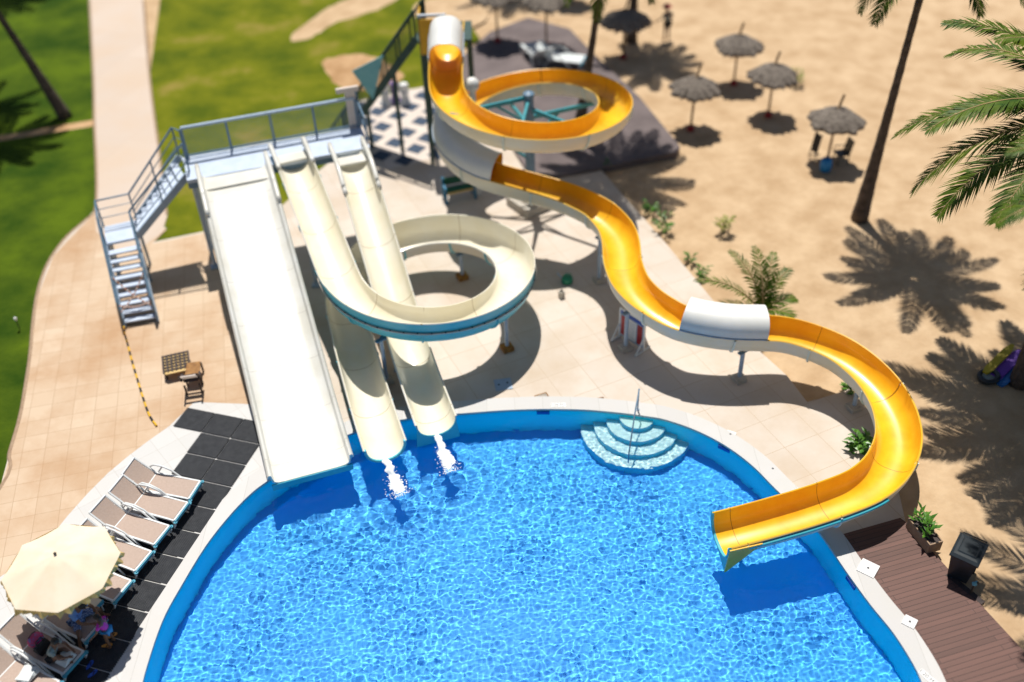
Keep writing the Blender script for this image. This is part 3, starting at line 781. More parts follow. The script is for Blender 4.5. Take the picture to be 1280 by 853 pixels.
th3 = e[3]*.03; nn = len(vs); b.add([v+e[3]*.01 for v in vs]+[v+th3 for v in vs], [tuple(range(nn)), tuple(range(nn, 2*nn))[::-1]]+[(i, (i+1) % nn, nn+(i+1) % nn, nn+i) for i in range(nn)])
put(b, 'end_plate', 'shell_teal', nar)
N_ = len(nfr); underposts(nar, nfr, [int(N_*.3), int(N_*.45), int(N_*.66)], (-.35, .35), .58)
# looping cream slide
loop = world_thing('loop_slide', 'cream body slide making one full loop between the two straight slides', 'water slide', (-2.45, 25, 0))
LX, LY, LR, LZ, LB = -2.45, 24.95, 2.66, 2.52, .20
t0 = .34; t1 = 2*PI+.24
lp = []
T0_ = Vector((LX-LR*math.cos(t0), LY-LR*math.sin(t0))); hd = Vector((-math.sin(t0), math.cos(t0)))
S0 = Vector(((-7.34-6.40)/2+.02, (29.2+29.5)/2-.25)); dist = (S0-T0_).length; zt = LZ-LB*t0
for i in range(3): lp.append(Vector((*(S0+(S0-T0_).normalized()*(.75-.3*i)), 3.82)))
for i in range(0, 21):
    u = i/21; z = 3.82+(zt-3.82)*(u if u > .08 else .04); lp.append(Vector((*S0.lerp(T0_, u), z)))
for t in np.arange(t0, t1+.01, .1): lp.append(Vector((LX-LR*math.cos(t), LY-LR*math.sin(t), LZ-LB*t)))
E0 = lp[-1]; E1 = Vector((-3.50, 18.93, .66)); hdv = Vector((math.sin(t1), -math.cos(t1)))
for i in range(1, 26):
    u = i/25; h1 = E0.xy+hdv*5.6*u; h2 = E0.xy.lerp(E1.xy, u); q = h1.lerp(h2, u); lp.append(Vector((q.x, q.y, E0.z+(E1.z-E0.z)*(1-(1-u)**1.6))))
lp = smooth_path(lp, 3); lpath, _ = resample(lp, .14)
# arc length where the outer wall rises
def s_at(pt):
    L = 0; best = (9, 0)
    for i, p in enumerate(lpath):
        if i: L += (p-lpath[i-1]).length
        d = (p-Vector(pt)).length
        if d < best[0]: best = (d, L)
    return best[1]
sA = s_at((LX-LR*math.cos(.15), LY-LR*math.sin(.15), LZ)); sB = s_at((LX-LR*math.cos(5.6), LY-LR*math.sin(5.6), LZ-LB*5.6))
LP0 = uprof(1.10, .58, .05, 12, p=2.3)
def lmod(pr, s_, L):
    # extended outer wall (right of travel) round the bend
    e = max(0, min(1, (s_-sA)/1.0, (sB+.8-s_)/1.0))
    x = .31*e
    out = list(pr)
    if x > 1e-4:
        # lift the lip on the outer side
        out[-3] = (pr[-3][0]+.03*e, x); out[-2] = (pr[-2][0]+.03*e, x+.012); out[-1] = (pr[-1][0]+.02*e, x-.012)
    return out
b, lfr, ll = flume(lpath, LP0, .035, 1.9, lmod, len(LP0)//2)  # inward half of the shell takes the cream painted as glow
put(b, 'flume', ['cream_gel', 'shell_teal', 'cream_seam', 'white_gel', 'shell_cream'], loop, 'auto')
wall_tops(lfr, LP0, 10, loop)
# bolted flange strip round the outside
b = MB(); pts = [lfr[i][0]+lfr[i][1]*.62+lfr[i][2]*(-.03) for i in range(len(lfr)) if sA+.2 < ll[i] < sB+.6]
pts, _ = resample(pts, .065); b.tube(pts, .028, 6)
b.k = 1
for i in range(3, len(pts)-1, 6): b.tube([pts[i]+Vector((0, 0, .012)), pts[i].lerp(pts[i+1], .6)+Vector((0, 0, .012))], .024, 6)
put(b, 'bolted_flange', ['concrete', 'dark_bolt'], loop)
d_next = 1.9
for i in range(len(ll)):
    if ll[i] >= d_next and i < len(ll)-3: flange(lfr, i, LP0, .035, 'joint_flange', 'shell_teal', loop, .04); d_next += 1.9
b = MB(); A = lfr[3]; b.box(Vector((A[0].x, A[0].y, ZP+.015)), (1.04, .5, .05), math.atan2(A[1].y, A[1].x)); put(b, 'entry_step', 'white_gel', loop)
b = MB(); e = lfr[-1]; b.tube([e[0]+e[1]*x+e[2]*y-e[3]*.02 for x, y in LP0[2:-2]], .045, 6); put(b, 'end_trim', 'shell_teal', loop)
for px, py, rust in [(634, 437, 1), (578, 348, 1), (484, 478, 0)]:
    B = at(px, py); j = min(range(40, len(lfr)-30), key=lambda i: (lfr[i][0].xy-B.xy).length)
    post(loop, (B.x, B.y, lfr[j][0].z-.66), .06, 'rust' if rust else 'concrete')
    d = (lfr[j][0].xy-B.xy).length
    if d > .25:
        b = MB(); b.bar((B.x, B.y, lfr[j][0].z-.64), (lfr[j][0].x, lfr[j][0].y, lfr[j][0].z-.64), .09, .08); put(b, 'outrigger', 'steel_blue', loop)
underposts(loop, lfr, [22, len(lfr)-26], (-.3, .3), .64)

# water pouring from the slides
def splash(name, label, a, bpt, wd, sd):
    rnd = random.Random(sd); A = Vector(a); B = Vector(bpt); d = (B-A); b = MB()
    side = Vector((-d.y, d.x, 0)).normalized(); n = 26
    L = []; 
    for i in range(n+1):
        t = i/n; c = A.lerp(B, t); c.z = A.z+(WL+.03-A.z)*min(1, (t*1.9)**1.6)
        w_ = wd*(.42+.75*t+.12*math.sin(9*t+sd))*(1 if t < .8 else 1-(t-.8)*3.2)
        L.append((c, w_))
    K = 7; vs = []; fs = []
    for c, w_ in L:
        for k in range(K):
            u = k/(K-1)*2-1; j = noise.noise(Vector((c.x*9, c.y*9, k*3.1+sd)))
            vs.append(c+side*(u*w_*(1+.9*j))+Vector((0, 0, .04*(1-u*u)+.025*j-.01)))
    for i in range(n):
        for k in range(K-1): fs.append((i*K+k, i*K+k+1, (i+1)*K+k+1, (i+1)*K+k))
    b.add(vs, fs)
    for _ in range(300):
        t = rnd.random()**.5; c = A.lerp(B, t*1.1)+side*rnd.gauss(0, wd*(.3+.55*t)); r = rnd.uniform(.004, .012)
        b.ball((c.x, c.y, WL+.015+rnd.random()*.05), r, 6, 4, sc=(1.8, 1.8, .6))
    o = b.build(name, 'foam_white', smooth=True); tag(o, label, 'splash', kind='stuff')
splash('water_splash', 'white foaming water jet pouring off the end of the loop slide', at(481, 574, .15), at(502, 617, WL), .19, 1)
splash('water_splash', 'white foaming water jet pouring off the end of the straight cream slide', at(546, 543, .15), at(563, 588, WL), .16, 2)

# ------------------------------------------------------------------ VEGETATION
def frond_into(b, base, az, el, L, droop, nl=34, lw=.055, ll=.62, rnd=random, twist=0., mi=0):
    pts = []; p = Vector(base); e = el; seg = 14; hx = Vector((math.cos(az), math.sin(az), 0))
    for i in range(seg+1):
        pts.append(p.copy()); d = hx*math.cos(e)+Vector((0, 0, math.sin(e))); p = p+d*(L/seg); e -= droop/seg*(0.5+1.0*i/seg)
    b.tube(pts, [.035*(1-.85*i/seg)+.004 for i in range(seg+1)], 4, 1, caps=False)
    side = Vector((-hx.y, hx.x, 0))
    for k in range(nl):
        t = .10+.9*(k+rnd.random()*.6)/nl; f = t*seg; i = min(int(f), seg-1); q = pts[i].lerp(pts[i+1], f-i); tg = (pts[i+1]-pts[i]).normalized(); upv = side.cross(tg)*-1
        if upv.z < 0: upv = -upv
        ln = ll*(math.sin(PI*min(1, .12+t*.88))**.6+.12)*rnd.uniform(.85, 1.1)
        for sg in (-1, 1):
            d = (side*sg*(.85)+tg*(.55+.5*t)+upv*rnd.uniform(.0, .3)).normalized()
            m1 = q+d*ln*.5; dr = Vector((0, 0, -1))*ln*rnd.uniform(.12, .32); m2 = q+d*ln*.95+dr
            wv = tg*lw*.5
            b.add([q-wv*.6, q+wv*.6, m1+wv+dr*.2, m1-wv+dr*.2, m2], [(0, 1, 2, 3), (3, 2, 4)], mi)
def palm(base, top, L, nf, seed, label, group='coconut palms around the slides', ll=.62, droop=1.15, nl=46):
    rnd = random.Random(seed); base = Vector(base); top = Vector(top)
    root = thing('palm_tree', label, 'palm tree', tuple(base), 0, group)
    d = top-base; pts = [d*t+Vector((0, 0, 0))+Vector((d.y, -d.x, 0))*.02*math.sin(PI*t) for t in np.linspace(0, 1, 26)]
    # lean concentrated low down
    b = MB(); b.tube(pts, [(.20*(1-t)**3+.105+.012*(i % 2)+(0 if t < .97 else .04)) for i, t in enumerate(np.linspace(0, 1, 26))], 10); b.build('trunk', 'trunk', root, True)
    b = MB(); c = d
    for i in range(nf):
        az = i*2.39996+rnd.uniform(-.2, .2); u = i/nf
        el = math.radians(76-92*u**.9)+rnd.uniform(-.1, .1)
        frond_into(b, c+Vector((0, 0, .05)), az, el, L*rnd.uniform(.85, 1.08), droop+.3*rnd.random(), nl, .075, ll, rnd)
    b.build('crown', ['frond', 'frond_dry'], root)
    b = MB()
    for i in range(5):
        a = i*1.3; b.ball(c+Vector((.2*math.cos(a), .2*math.sin(a), -.15)), .12, 8, 6)
    b.build('coconut_cluster', 'leaf_yellow', root, True)
    return root
A = at(1075, 270); palm((A.x, A.y, -.16), (A.x+.42, A.y+.05, 9.2), 3.2, 26, 11, 'coconut palm with bare grey trunk rising beside the sunshade with the blue bag')
B = at(1276, 476); Bt = at(1378, 152, 7.6); palm((B.x, B.y, -.16), tuple(Bt), 4.8, 32, 5, 'coconut palm with full green crown reaching in from the right', ll=.85, droop=1.1, nl=96)
Cc = at(722, 172, .10); palm((Cc.x, Cc.y, .0), (Cc.x+1.0, Cc.y+.1, 7.8), 3.4, 30, 23, 'slim dark palm trunk rising behind the yellow spiral')
D = at(789, 48); palm((D.x, D.y, -.16), (D.x+.2, D.y+.2, 7.8), 2.9, 20, 31, 'palm trunk behind the dark sunshade at the back of the beach')
Eo = Vector((13.6, 16.9)); palm((Eo.x, Eo.y, -.16), (Eo.x-.1, Eo.y+.1, 8.6), 4.0, 30, 41, 'palm standing past the wheeled bin, shading the sand', ll=.7)
Fo = at(82, 146); palm((Fo.x, Fo.y, -.05), (Fo.x-2.6, Fo.y+.6, 8.0), 3.2, 22, 51, 'dark leaning palm trunk on the left lawn by the dirt track')
Go = at(-40, 110); palm((Go.x, Go.y, -.05), (Go.x+.5, Go.y+.4, 8.2), 3.4, 24, 61, 'palm at the far left edge shading the lawn')
Ho = Vector((.6, 56.5)); palm((Ho.x, Ho.y, -.16), (Ho.x+.2, Ho.y-.4, 9.0), 4.2, 34, 71, 'palm just past the top edge shading the back of the terrace')
Jo = at(24, -34); palm((Jo.x, Jo.y, -.05), (Jo.x-.4, Jo.y+.2, 8.8), 4.2, 34, 91, 'palm past the top left corner shading the lawn')
Io = Vector((-27, 41)); palm((Io.x, Io.y, -.05), (Io.x+.6, Io.y+.3, 8.6), 4.0, 30, 81, 'second palm past the left edge shading the lawn below the dirt track')
# young palm behind the short cover
yp = at(948, 405); rnd = random.Random(3)
root = thing('young_palm', 'young palm with arching yellow-green fronds behind the short white cover', 'palm', (yp.x, yp.y, -.16))
b = MB(); b.tube([(0, 0, 0), (.03, 0, .35), (.05, .02, .8)], [.10, .09, .06], 8); b.build('stem', 'frond_dry', root, True)
b = MB()
for i, (az, el, L) in enumerate([(2.9, 52, 2.5), (3.25, 35, 2.0), (2.2, 72, 2.3), (1.75, 84, 2.2), (1.2, 80, 2.0), (.7, 70, 1.7), (.2, 45, 1.2), (5.7, 40, 1.1), (4.2, 50, 1.1)]):
    frond_into(b, (.05, .02, .6), az, math.radians(el), L, 1.35, 26, .06, .44, rnd)
b.build('crown', ['frond', 'frond_dry'], root)
def plant(px, py, h, n, label, mt='leaf', name='leafy_plant', z=-.16, group='small green plants along the paving', lw=.10, seed=None):
    rnd = random.Random(int(px)*7+int(py) if seed is None else seed); p = at(px, py, z)
    root = thing(name, label, 'plant', (p.x, p.y, z), 0, group)
    b = MB(); l2 = MB()
    for i in range(n):
        az = i*2.4+rnd.random(); lean = rnd.uniform(.1, .45); hh = h*rnd.uniform(.55, 1.05); tip = Vector((math.cos(az)*lean*h, math.sin(az)*lean*h, hh))
        b.tube([(0, 0, 0), tip*.5+Vector((0, 0, .05)), tip], .008, 4)
        for k in range(6):
            q = tip*(.35+.13*k); a2 = az+rnd.uniform(-1.4, 1.4); d = Vector((math.cos(a2), math.sin(a2), rnd.uniform(.1, .7))).normalized(); s = Vector((-math.sin(a2), math.cos(a2), 0)); ln = rnd.uniform(.18, .30)*(h/.6)**.5; wd = lw*rnd.uniform(.7, 1.1)
            l2.add([q, q+d*ln*.45+s*wd*.5, q+d*ln+Vector((0, 0, -.05)), q+d*ln*.45-s*wd*.5, q+d*ln*.5+Vector((0, 0, .015))], [(0, 1, 4), (1, 2, 4), (2, 3, 4), (3, 0, 4)])
    b.build('stems', 'leaf', root); l2.build('leaves', mt, root)
    return root
plant(830, 292, .75, 8, 'dark green seedling at the paving edge, nearest the yellow bends')
plant(812, 270, .55, 7, 'olive green seedling at the paving edge, upper of two')
plant(862, 330, .4, 4, 'small green shoot at the edge of the pale paving')
plant(876, 348, .5, 5, 'green shoots at the paving edge beside the young palm')
plant(905, 292, .7, 8, 'lone yellow-green plant on the open sand', 'leaf_yellow')
plant(996, 108, .8, 6, 'bright yellow-green bush beside the sunshades on the beach', 'leaf_yellow')
plant(1068, 498, .6, 6, 'leafy creeper behind the last slide post')
plant(1057, 490, .35, 4, 'low green creeper beside the last slide post')
plant(1072, 568, .60, 12, 'broad leaved shrub inside the last yellow bend', lw=.16)
plant(1088, 566, .38, 6, 'dark shrub tucked under the last yellow bend', lw=.15)
plant(760, 212, .35, 4, 'tuft of green weeds at the corner of the dark terrace')
# planter box by the deck
A = at(1136, 660); Bq = at(1163, 694); mid = (A+Bq)/2; az = math.atan2((Bq-A).y, (Bq-A).x); Lp = (Bq-A).length
root = thing('planter_box', 'tan rectangular planter with glossy green plants beside the brown deck', 'planter', (mid.x+.1, mid.y+.08, 0), az)
b = MB(); h = .34
for s_ in (-1, 1): b.box((0, s_*.17, h/2), (Lp, .03, h)); b.box((s_*(Lp/2-.015), 0, h/2), (.03, .31, h))
b.box((0, 0, .02), (Lp-.06, .31, .04)); b.build('box', 'fawn_pot', root)
b = MB(); b.box((0, 0, h-.06), (Lp-.07, .30, .04)); b.build('soil', 'wood_dark', root)
rnd = random.Random(9); l2 = MB()
for i in range(46):
    x = rnd.uniform(-Lp/2+.1, Lp/2-.1); y = rnd.uniform(-.1, .1); az2 = rnd.uniform(0, 6.28); q = Vector((x, y, h-.05+rnd.uniform(0, .35))); d = Vector((math.cos(az2), math.sin(az2), rnd.uniform(.3, 1.2))).normalized(); s = Vector((-math.sin(az2), math.cos(az2), 0)); ln = rnd.uniform(.2, .34); wd = .1
    l2.add([q, q+d*ln*.45+s*wd*.5, q+d*ln, q+d*ln*.45-s*wd*.5, q+d*ln*.5+Vector((0, 0, .02))], [(0, 1, 4), (1, 2, 4), (2, 3, 4), (3, 0, 4)])
l2.build('leaves', 'leaf', root)

# ------------------------------------------------------------------ BEACH
def thatch_umbrella(px, py, label, r=1.03, h=1.78, seed=0, lean=(0., 0.), z=-.16, tip=True):
    rnd = random.Random(seed); p = at(px, py, z); lx, ly = lean
    root = thing('thatched_umbrella', label, 'sunshade', (p.x, p.y, z), 0, 'thatched sunshades on the beach')
    top = Vector((lx, ly, h+.55))
    b = MB(); b.tube([(0, 0, 0), top*.5, top], .05, 8); b.build('pole', 'pole_wood', root, True)
    b = MB(); n = 40; rings = [(.03, .50), (.35, .40), (.70, .22), (1.0, 0.), (1.04, -.10)]; vs = []; fs = []
    jit = [rnd.uniform(-.16, .08)-(.0 if k % 2 else .06) for k in range(n)]
    for ri, (rr, zz) in enumerate(rings):
        for k in range(n):
            a = 2*PI*k/n; q = rr+(jit[k]*rr**3); vs.append((lx+q*r*math.cos(a), ly+q*r*math.sin(a), h+zz+.02*rnd.uniform(-1, 1)))
    for i in range(len(rings)-1):
        for k in range(n): fs.append((i*n+k, (i+1)*n+k, (i+1)*n+(k+1) % n, i*n+(k+1) % n))
    fs.append(tuple(range(n)))
    o = len(vs); vs += [(lx, ly, h+.34)]
    for k in range(n): fs.append((3*n+k, o, 3*n+(k+1) % n))
    b.add(vs, fs); b.build('thatch_cover', 'thatch', root)
    if tip:
        b = MB(); b.tube([top*.98, top+Vector((.16, .12, .42))], .05, 6); b.build('pole_tip', 'pole_wood', root)
    b = MB(); b.lathe([(.15, 0), (.15, .16), (.08, .2)], (0, 0, 0), 12); b.build('base_collar', 'red_paint', root)
    return root
thatch_umbrella(863, 163, 'thatched sunshade nearest the dark terrace', seed=1, lean=(.08, .1))
thatch_umbrella(917, 106, 'thatched sunshade with green leaves on its tip, farthest of the four', seed=2)
thatch_umbrella(960, 146, 'thatched sunshade beside the bright green bush', seed=3, lean=(.02, .1))
thatch_umbrella(1033, 205, 'thatched sunshade over the blue bag and black chair', seed=4, lean=(.12, .15))
thatch_umbrella(779, 73, 'dark thatched sunshade under palm shade at the back', seed=5, r=1.15)
thatch_umbrella(713, 4, 'thatched sunshade at the top edge above the terrace', seed=6)
thatch_umbrella(622, 52, 'sunshade with thick pale post and red foot behind the slide tower', seed=7, r=1.2, h=2.2, z=.12)
thatch_umbrella(683, 58, 'sunshade with pale post behind the white beach bed', seed=8, r=1.2, h=2.2, z=.12)
# green leaf tuft on the tip
p = at(1031, 214, -.16)
root = thing('beach_bag', 'blue cloth bag on the sand in front of the sunshade', 'bag', (p.x, p.y, -.16))
b = MB(); b.lathe([(.12, 0), (.2, .05), (.23, .3), (.2, .5), (.10, .56)], (0, 0, 0), 14); b.build('bag_body', 'blue_bag', root, True)
b = MB(); b.tube([(.1*math.cos(a)-.0, 0, .52+.13*math.sin(a)) for a in np.linspace(0, PI, 9)], .018, 6); b.build('handle', 'black_cloth', root)
def beach_chair(px, py, rz, label, mt='black_plastic', z=-.16):
    p = at(px, py, z); root = thing('chair', label, 'chair', (p.x, p.y, z), rz)
    b = MB(); b.box((0, 0, .40), (.48, .46, .05)); b.build('seat', mt, root)
    b = MB(); b.box((-.24, 0, .68), (.05, .46, .55), R=Matrix.Rotation(-.22, 3, 'Y')); b.build('backrest', mt, root)
    for x in (-.2, .2):
        for y in (-.2, .2):
            b = MB(); b.tube([(x*1.15, y*1.1, 0), (x, y, .4)], .022, 6); b.build('leg', mt, root)
    for y in (-.24, .24):
        b = MB(); b.tube([(-.25, y, .6), (.2, y, .62), (.22, y, .4)], .02, 6); b.build('armrest', mt, root)
    return root
beach_chair(1050, 203, math.radians(190), 'black plastic chair in the shade beside the blue bag')
p = at(1014, 200, -.16)
root = thing('folded_chair', 'dark folded chair leaning on the left side of the sunshade with the blue bag', 'folded chair', (p.x, p.y, -.16), .3)
b = MB()
for y in (-.2, .2): b.tube([(0, y, 0), (.16, y, 1.15)], .022, 6); b.tube([(.5, y, .02), (.05, y, .12)], .022, 6)
b.build('frame', 'black_plastic', root)
b = MB(); b.box((.09, 0, .72), (.03, .38, .75), R=Matrix.Rotation(.14, 3, 'Y')); b.build('sling', 'black_cloth', root)
# boards leaning at the palm on the right
p = at(1243, 466); q = at(1268, 446); dv = (q-p); az = math.atan2(dv.y, dv.x)
def board(name, label, off, c, L, wd, z):
    root = thing(name, label, 'bodyboard', (p.x+off*math.sin(az), p.y-off*math.cos(az), -.16), az, 'boards lying by the right palm')
    b = MB(); n = 14; top = []
    for i in range(n+1):
        t = i/n; x = -.25+t*L; w_ = wd*(min(1, (1-t)*4+.15)**.5)*(min(1, t*5+.35)**.5); top.append((x, w_/2, .10+.30*t))
    vs = [(x, y, zz+z) for x, y, zz in top]+[(x, -y, zz+z) for x, y, zz in top]+[(x, y, zz+z-.06) for x, y, zz in top]+[(x, -y, zz+z-.06) for x, y, zz in top]
    m_ = n+1; fs = []
    for i in range(n): fs += [(i, m_+i, m_+i+1, i+1), (2*m_+i, 2*m_+i+1, 3*m_+i+1, 3*m_+i), (i, i+1, 2*m_+i+1, 2*m_+i), (m_+i, 3*m_+i, 3*m_+i+1, m_+i+1)]
    fs += [(0, 2*m_, 3*m_, m_), (n, m_+n, 3*m_+n, 2*m_+n)]
    b.add(vs, fs); b.build('board_core', c, root); return root
r1 = board('bodyboard', 'yellow bodyboard leaning by the right palm, uppermost', -.16, 'board_yellow', 1.35, .24, .12)
r2 = board('bodyboard', 'purple bodyboard in the middle of the stack by the right palm', .10, 'board_purple', 1.4, .34, .04)
r3 = board('bodyboard', 'blue bodyboard at the bottom of the stack by the right palm', .34, 'board_blue', 1.45, .28, -.02)
pb = at(1236, 470)
root = thing('float_ring', 'black rubber tyre ring at the foot of the bodyboards', 'ring', (pb.x, pb.y, -.16))
b = MB(); b.tube([(.24*math.cos(a), .24*math.sin(a), .14+.05*math.cos(a)) for a in np.linspace(0, 2*PI, 20, endpoint=False)], .08, 8, closed=True); b.build('ring_tube', 'black_plastic', root, True)
b = MB(); b.lathe([(.0001, .13), (.17, .13), (.17, .16), (.0001, .16)], (0, 0, 0), 16); b.build('ring_disc', 'grey_cloth', root)

# wheelie bin
p = at(1199, 718, -.05)
root = thing('wheeled_bin', 'dark navy wheeled rubbish bin with closed lid at the deck edge', 'bin', (p.x, p.y, -.10), math.radians(-38))
b = MB(); vs = []
for z, w_, d_ in ((.12, .44, .50), (.90, .58, .70), (.94, .60, .72)):
    vs += [(-w_/2, -d_/2, z), (w_/2, -d_/2, z), (w_/2, d_/2, z), (-w_/2, d_/2, z)]
b.add(vs, [(3, 2, 1, 0)]+[(4*i+k, 4*i+(k+1) % 4, 4*i+4+(k+1) % 4, 4*i+4+k) for i in range(2) for k in range(4)]+[(8, 9, 10, 11)]); b.build('bin_body', 'black_plastic', root)
b = MB(); vs = []
for z, w_, d_ in ((.945, .66, .80), (.985, .66, .80), (1.03, .54, .66), (1.035, .42, .5), (1.06, .36, .44)):
    vs += [(-w_/2, -d_/2, z), (w_/2, -d_/2, z), (w_/2, d_/2, z), (-w_/2, d_/2, z)]
b.add(vs, [(3, 2, 1, 0)]+[(4*i+k, 4*i+(k+1) % 4, 4*i+4+(k+1) % 4, 4*i+4+k) for i in range(4) for k in range(4)]+[(16, 17, 18, 19)]); b.build('lid', 'black_plastic', root)
b = MB(); b.tube([(-.27, .40, .93), (-.27, .46, .95), (.27, .46, .95), (.27, .40, .93)], .018, 6); b.build('handle', 'black_plastic', root)
for s_ in (-1, 1):
    b = MB(); c = Vector((s_*.25, .28, .11)); b.tube([c-Vector((.03, 0, 0)), c+Vector((.03, 0, 0))], .11, 16); b.build('wheel', 'rubber', root)
p = at(1213, 742)
root = thing('water_tap', 'small teal standpipe tap beside the wheeled bin', 'tap', (p.x, p.y, -.16))
b = MB(); b.tube([(0, 0, 0), (0, 0, .5)], .025, 8); b.tube([(0, 0, .46), (.10, .05, .5), (.14, .07, .42)], .02, 8); b.build('pipe', 'dark_bolt', root)
b = MB(); b.lathe([(.05, .50), (.06, .53), (.03, .57)], (0, 0, 0), 10); b.box((0, 0, .58), (.13, .03, .02), .5); b.build('tap_handle', 'teal_sail', root)
b = MB()
p = at(1206, 736); b.box((0, 0, .06), (1.0, .14, .12)); o = b.build('timber_edging', 'wood_dark'); o.location = (p.x, p.y, -.10); o.rotation_euler = (0, 0, math.radians(-58)); tag(o, 'dark timber edging plank along the sand below the wheeled bin', 'plank')

# ------------------------------------------------------------------ POOLSIDE, left
O = at(288, 549); va = at(324.6, 556.5)-O; vb = (at(187, 767.5)-at(324.6, 556.5))/7.0; vb.z = 0
va.z = 0
ribM = None
def make_mat():
    root = thing('rubber_mat', 'black ribbed rubber mat laid beside the pool', 'mat', (0, 0, 0), 0, 'black rubber mats beside the pool')
    b = MB(); wa = va.length*.955; wb = vb.length*.955
    b.box((0, 0, .026), (wa, wb, .022)); 
    for k in range(16): b.box((-wa/2+wa*(k+.5)/16, 0, .041), (wa/16*.55, wb*.97, .009))
    for k in range(14):
        for s_ in (-1, 1): b.box((s_*(wa/2+.012), -wb/2+wb*(k+.5)/14, .025), (.03, wb/28, .016))
    o = b.build('mat_pad', 'rubber', root); return root
proto = None
sk = math.atan2(va.y, va.x)
for r_ in range(-1, 12):
    for c_ in ((-2, -1, 0) if r_ == -1 else (-1, 0)):
        ctr = O+va*(c_+.5)+vb*(r_+.5)
        if proto is None: proto = make_mat(); o = proto
        else: o = copy_tree(proto)
        o.location = (ctr.x, ctr.y, .0); o.rotation_euler = (0, 0, sk)
def make_lounger():
    root = thing('sun_lounger', 'x', 'sun lounger', (0, 0, 0), 0, 'white framed sun loungers along the pool')
    # x axis runs from head (-) to foot (+)
    wd = .62; b = MB()
    for s_ in (-1, 1): b.bar((-.35, s_*wd/2, .33), (.92, s_*wd/2, .31), .045, .05)
    b.bar((.92, -wd/2, .31), (.92, wd/2, .31), .05, .06); b.bar((-.35, -wd/2, .33), (-.35, wd/2, .33), .04, .04)
    b.build('frame', 'frame_white', root)
    b = MB(); b.bar((.965, -wd/2-.02, .29), (.965, wd/2+.02, .29), .03, .08); b.build('foot_bar', 'frame_teal', root)
    b = MB(); n = 8; vs = []; 
    for i in range(n+1):
        t = i/n; x = -.33+1.22*t; zz = .345-.02*math.sin(PI*t)
        vs += [(x, -wd/2+.02, zz), (x, wd/2-.02, zz)]
    b.add(vs, [(2*i, 2*i+2, 2*i+3, 2*i+1) for i in range(n)]); b.build('seat_sling', 'sling', root, True)
    e = Vector((-.88, 0, .80)); a = Vector((-.35, 0, .34)); b = MB(); vs = []
    for i in range(5):
        q = a.lerp(e, i/4)+Vector((.0, 0, -.015*math.sin(PI*i/4))); vs += [(q.x, -wd/2+.03, q.z), (q.x, wd/2-.03, q.z)]
    b.add(vs, [(2*i, 2*i+1, 2*i+3, 2*i+2) for i in range(4)]); b.build('back_sling', 'sling', root, True)
    b = MB()
    for s_ in (-1, 1): b.bar(a+Vector((0, s_*wd/2, 0)), e+Vector((0, s_*wd/2, 0)), .04, .04)
    b.bar(e+Vector((0, -wd/2, 0)), e+Vector((0, wd/2, 0)), .04, .04); b.build('back_frame', 'frame_white', root)
    for s_ in (-1, 1):
        b = MB(); y = s_*(wd/2+.045)
        b.tube([(-.52, y, .50), (-.40, y, .60), (-.15, y, .60), (.10, y, .50), (.42, y, .20), (.55, y, .03)], .026, 8); b.build('armrest', 'frame_white', root, True)
        b = MB(); b.tube([(.88, y-.03*s_, .30), (.92, y-.03*s_, .15), (.86, y-.03*s_, .03)], .026, 8); b.build('leg', 'frame_white', root)
        b = MB(); b.tube([(-.15, y, .58), (-.42, y, .2), (-.55, y, .03)], .024, 8); b.build('leg', 'frame_white', root)
    b = MB(); b.tube([(-.65, -wd/2+.05, .58), (-.72, -wd/2+.08, .15), (-.72, wd/2-.08, .15), (-.65, wd/2-.05, .58)], .018, 6); b.build('back_prop', 'frame_white', root)
    b = MB(); b.lathe([(.05, 0), (.05, .03)], (.965, wd/2+.02, .27), 10); b.lathe([(.05, 0), (.05, .03)], (.965, -wd/2-.02, .27), 10); b.build('end_wheel', 'frame_teal', root)
    return root
lproto = make_lounger(); first = True
foot = [(244, 614), (227, 641), (203, 670.5), (180, 703), (154, 740), (119, 789), (93, 830), (62, 868)]
headd = [164.3, 160, 157.5, 156, 155, 154, 153, 152]
labels = ['empty sun lounger nearest the wide white slide', 'empty sun lounger, second from the wide white slide', 'empty sun lounger, third from the wide white slide', 'sun lounger whose backrest is half hidden by the beige parasol', 'sun lounger mostly under the beige parasol with half its seat in shade', 'sun lounger where the man in the blue shirt sits', 'sun lounger holding the pink bag and a seated child', 'sun lounger cut by the bottom left corner of the picture']
LO = []
for k in range(8):
    o = lproto if k == 0 else copy_tree(lproto)
    f = at(*foot[k], .33); a = math.radians(headd[k]+180)
    o.location = (f.x-.93*math.cos(a), f.y-.93*math.sin(a), .05); o.rotation_euler = (0, 0, a); o['label'] = labels[k]; LO.append((o.location.copy(), a))
# two beach beds far behind the spiral
for px, py, rz, lab in [(700, 72, -.35, 'white sun bed on the dark terrace behind the yellow spiral'), (672, 66, 1.9, 'white folded sun bed with raised back beside the terrace post')]:
    o = make_lounger(); p = at(px, py, .45); o.location = (p.x, p.y, .12)
    for ch in o.children:
        if 'sling' in ch.name: ch.data.materials[0] = M['towel']; o.rotation_euler = (0, 0, rz); o.scale = (1.15, 1.3, 1.1); o['label'] = lab; o['group'] = 'white sun beds on the terrace'
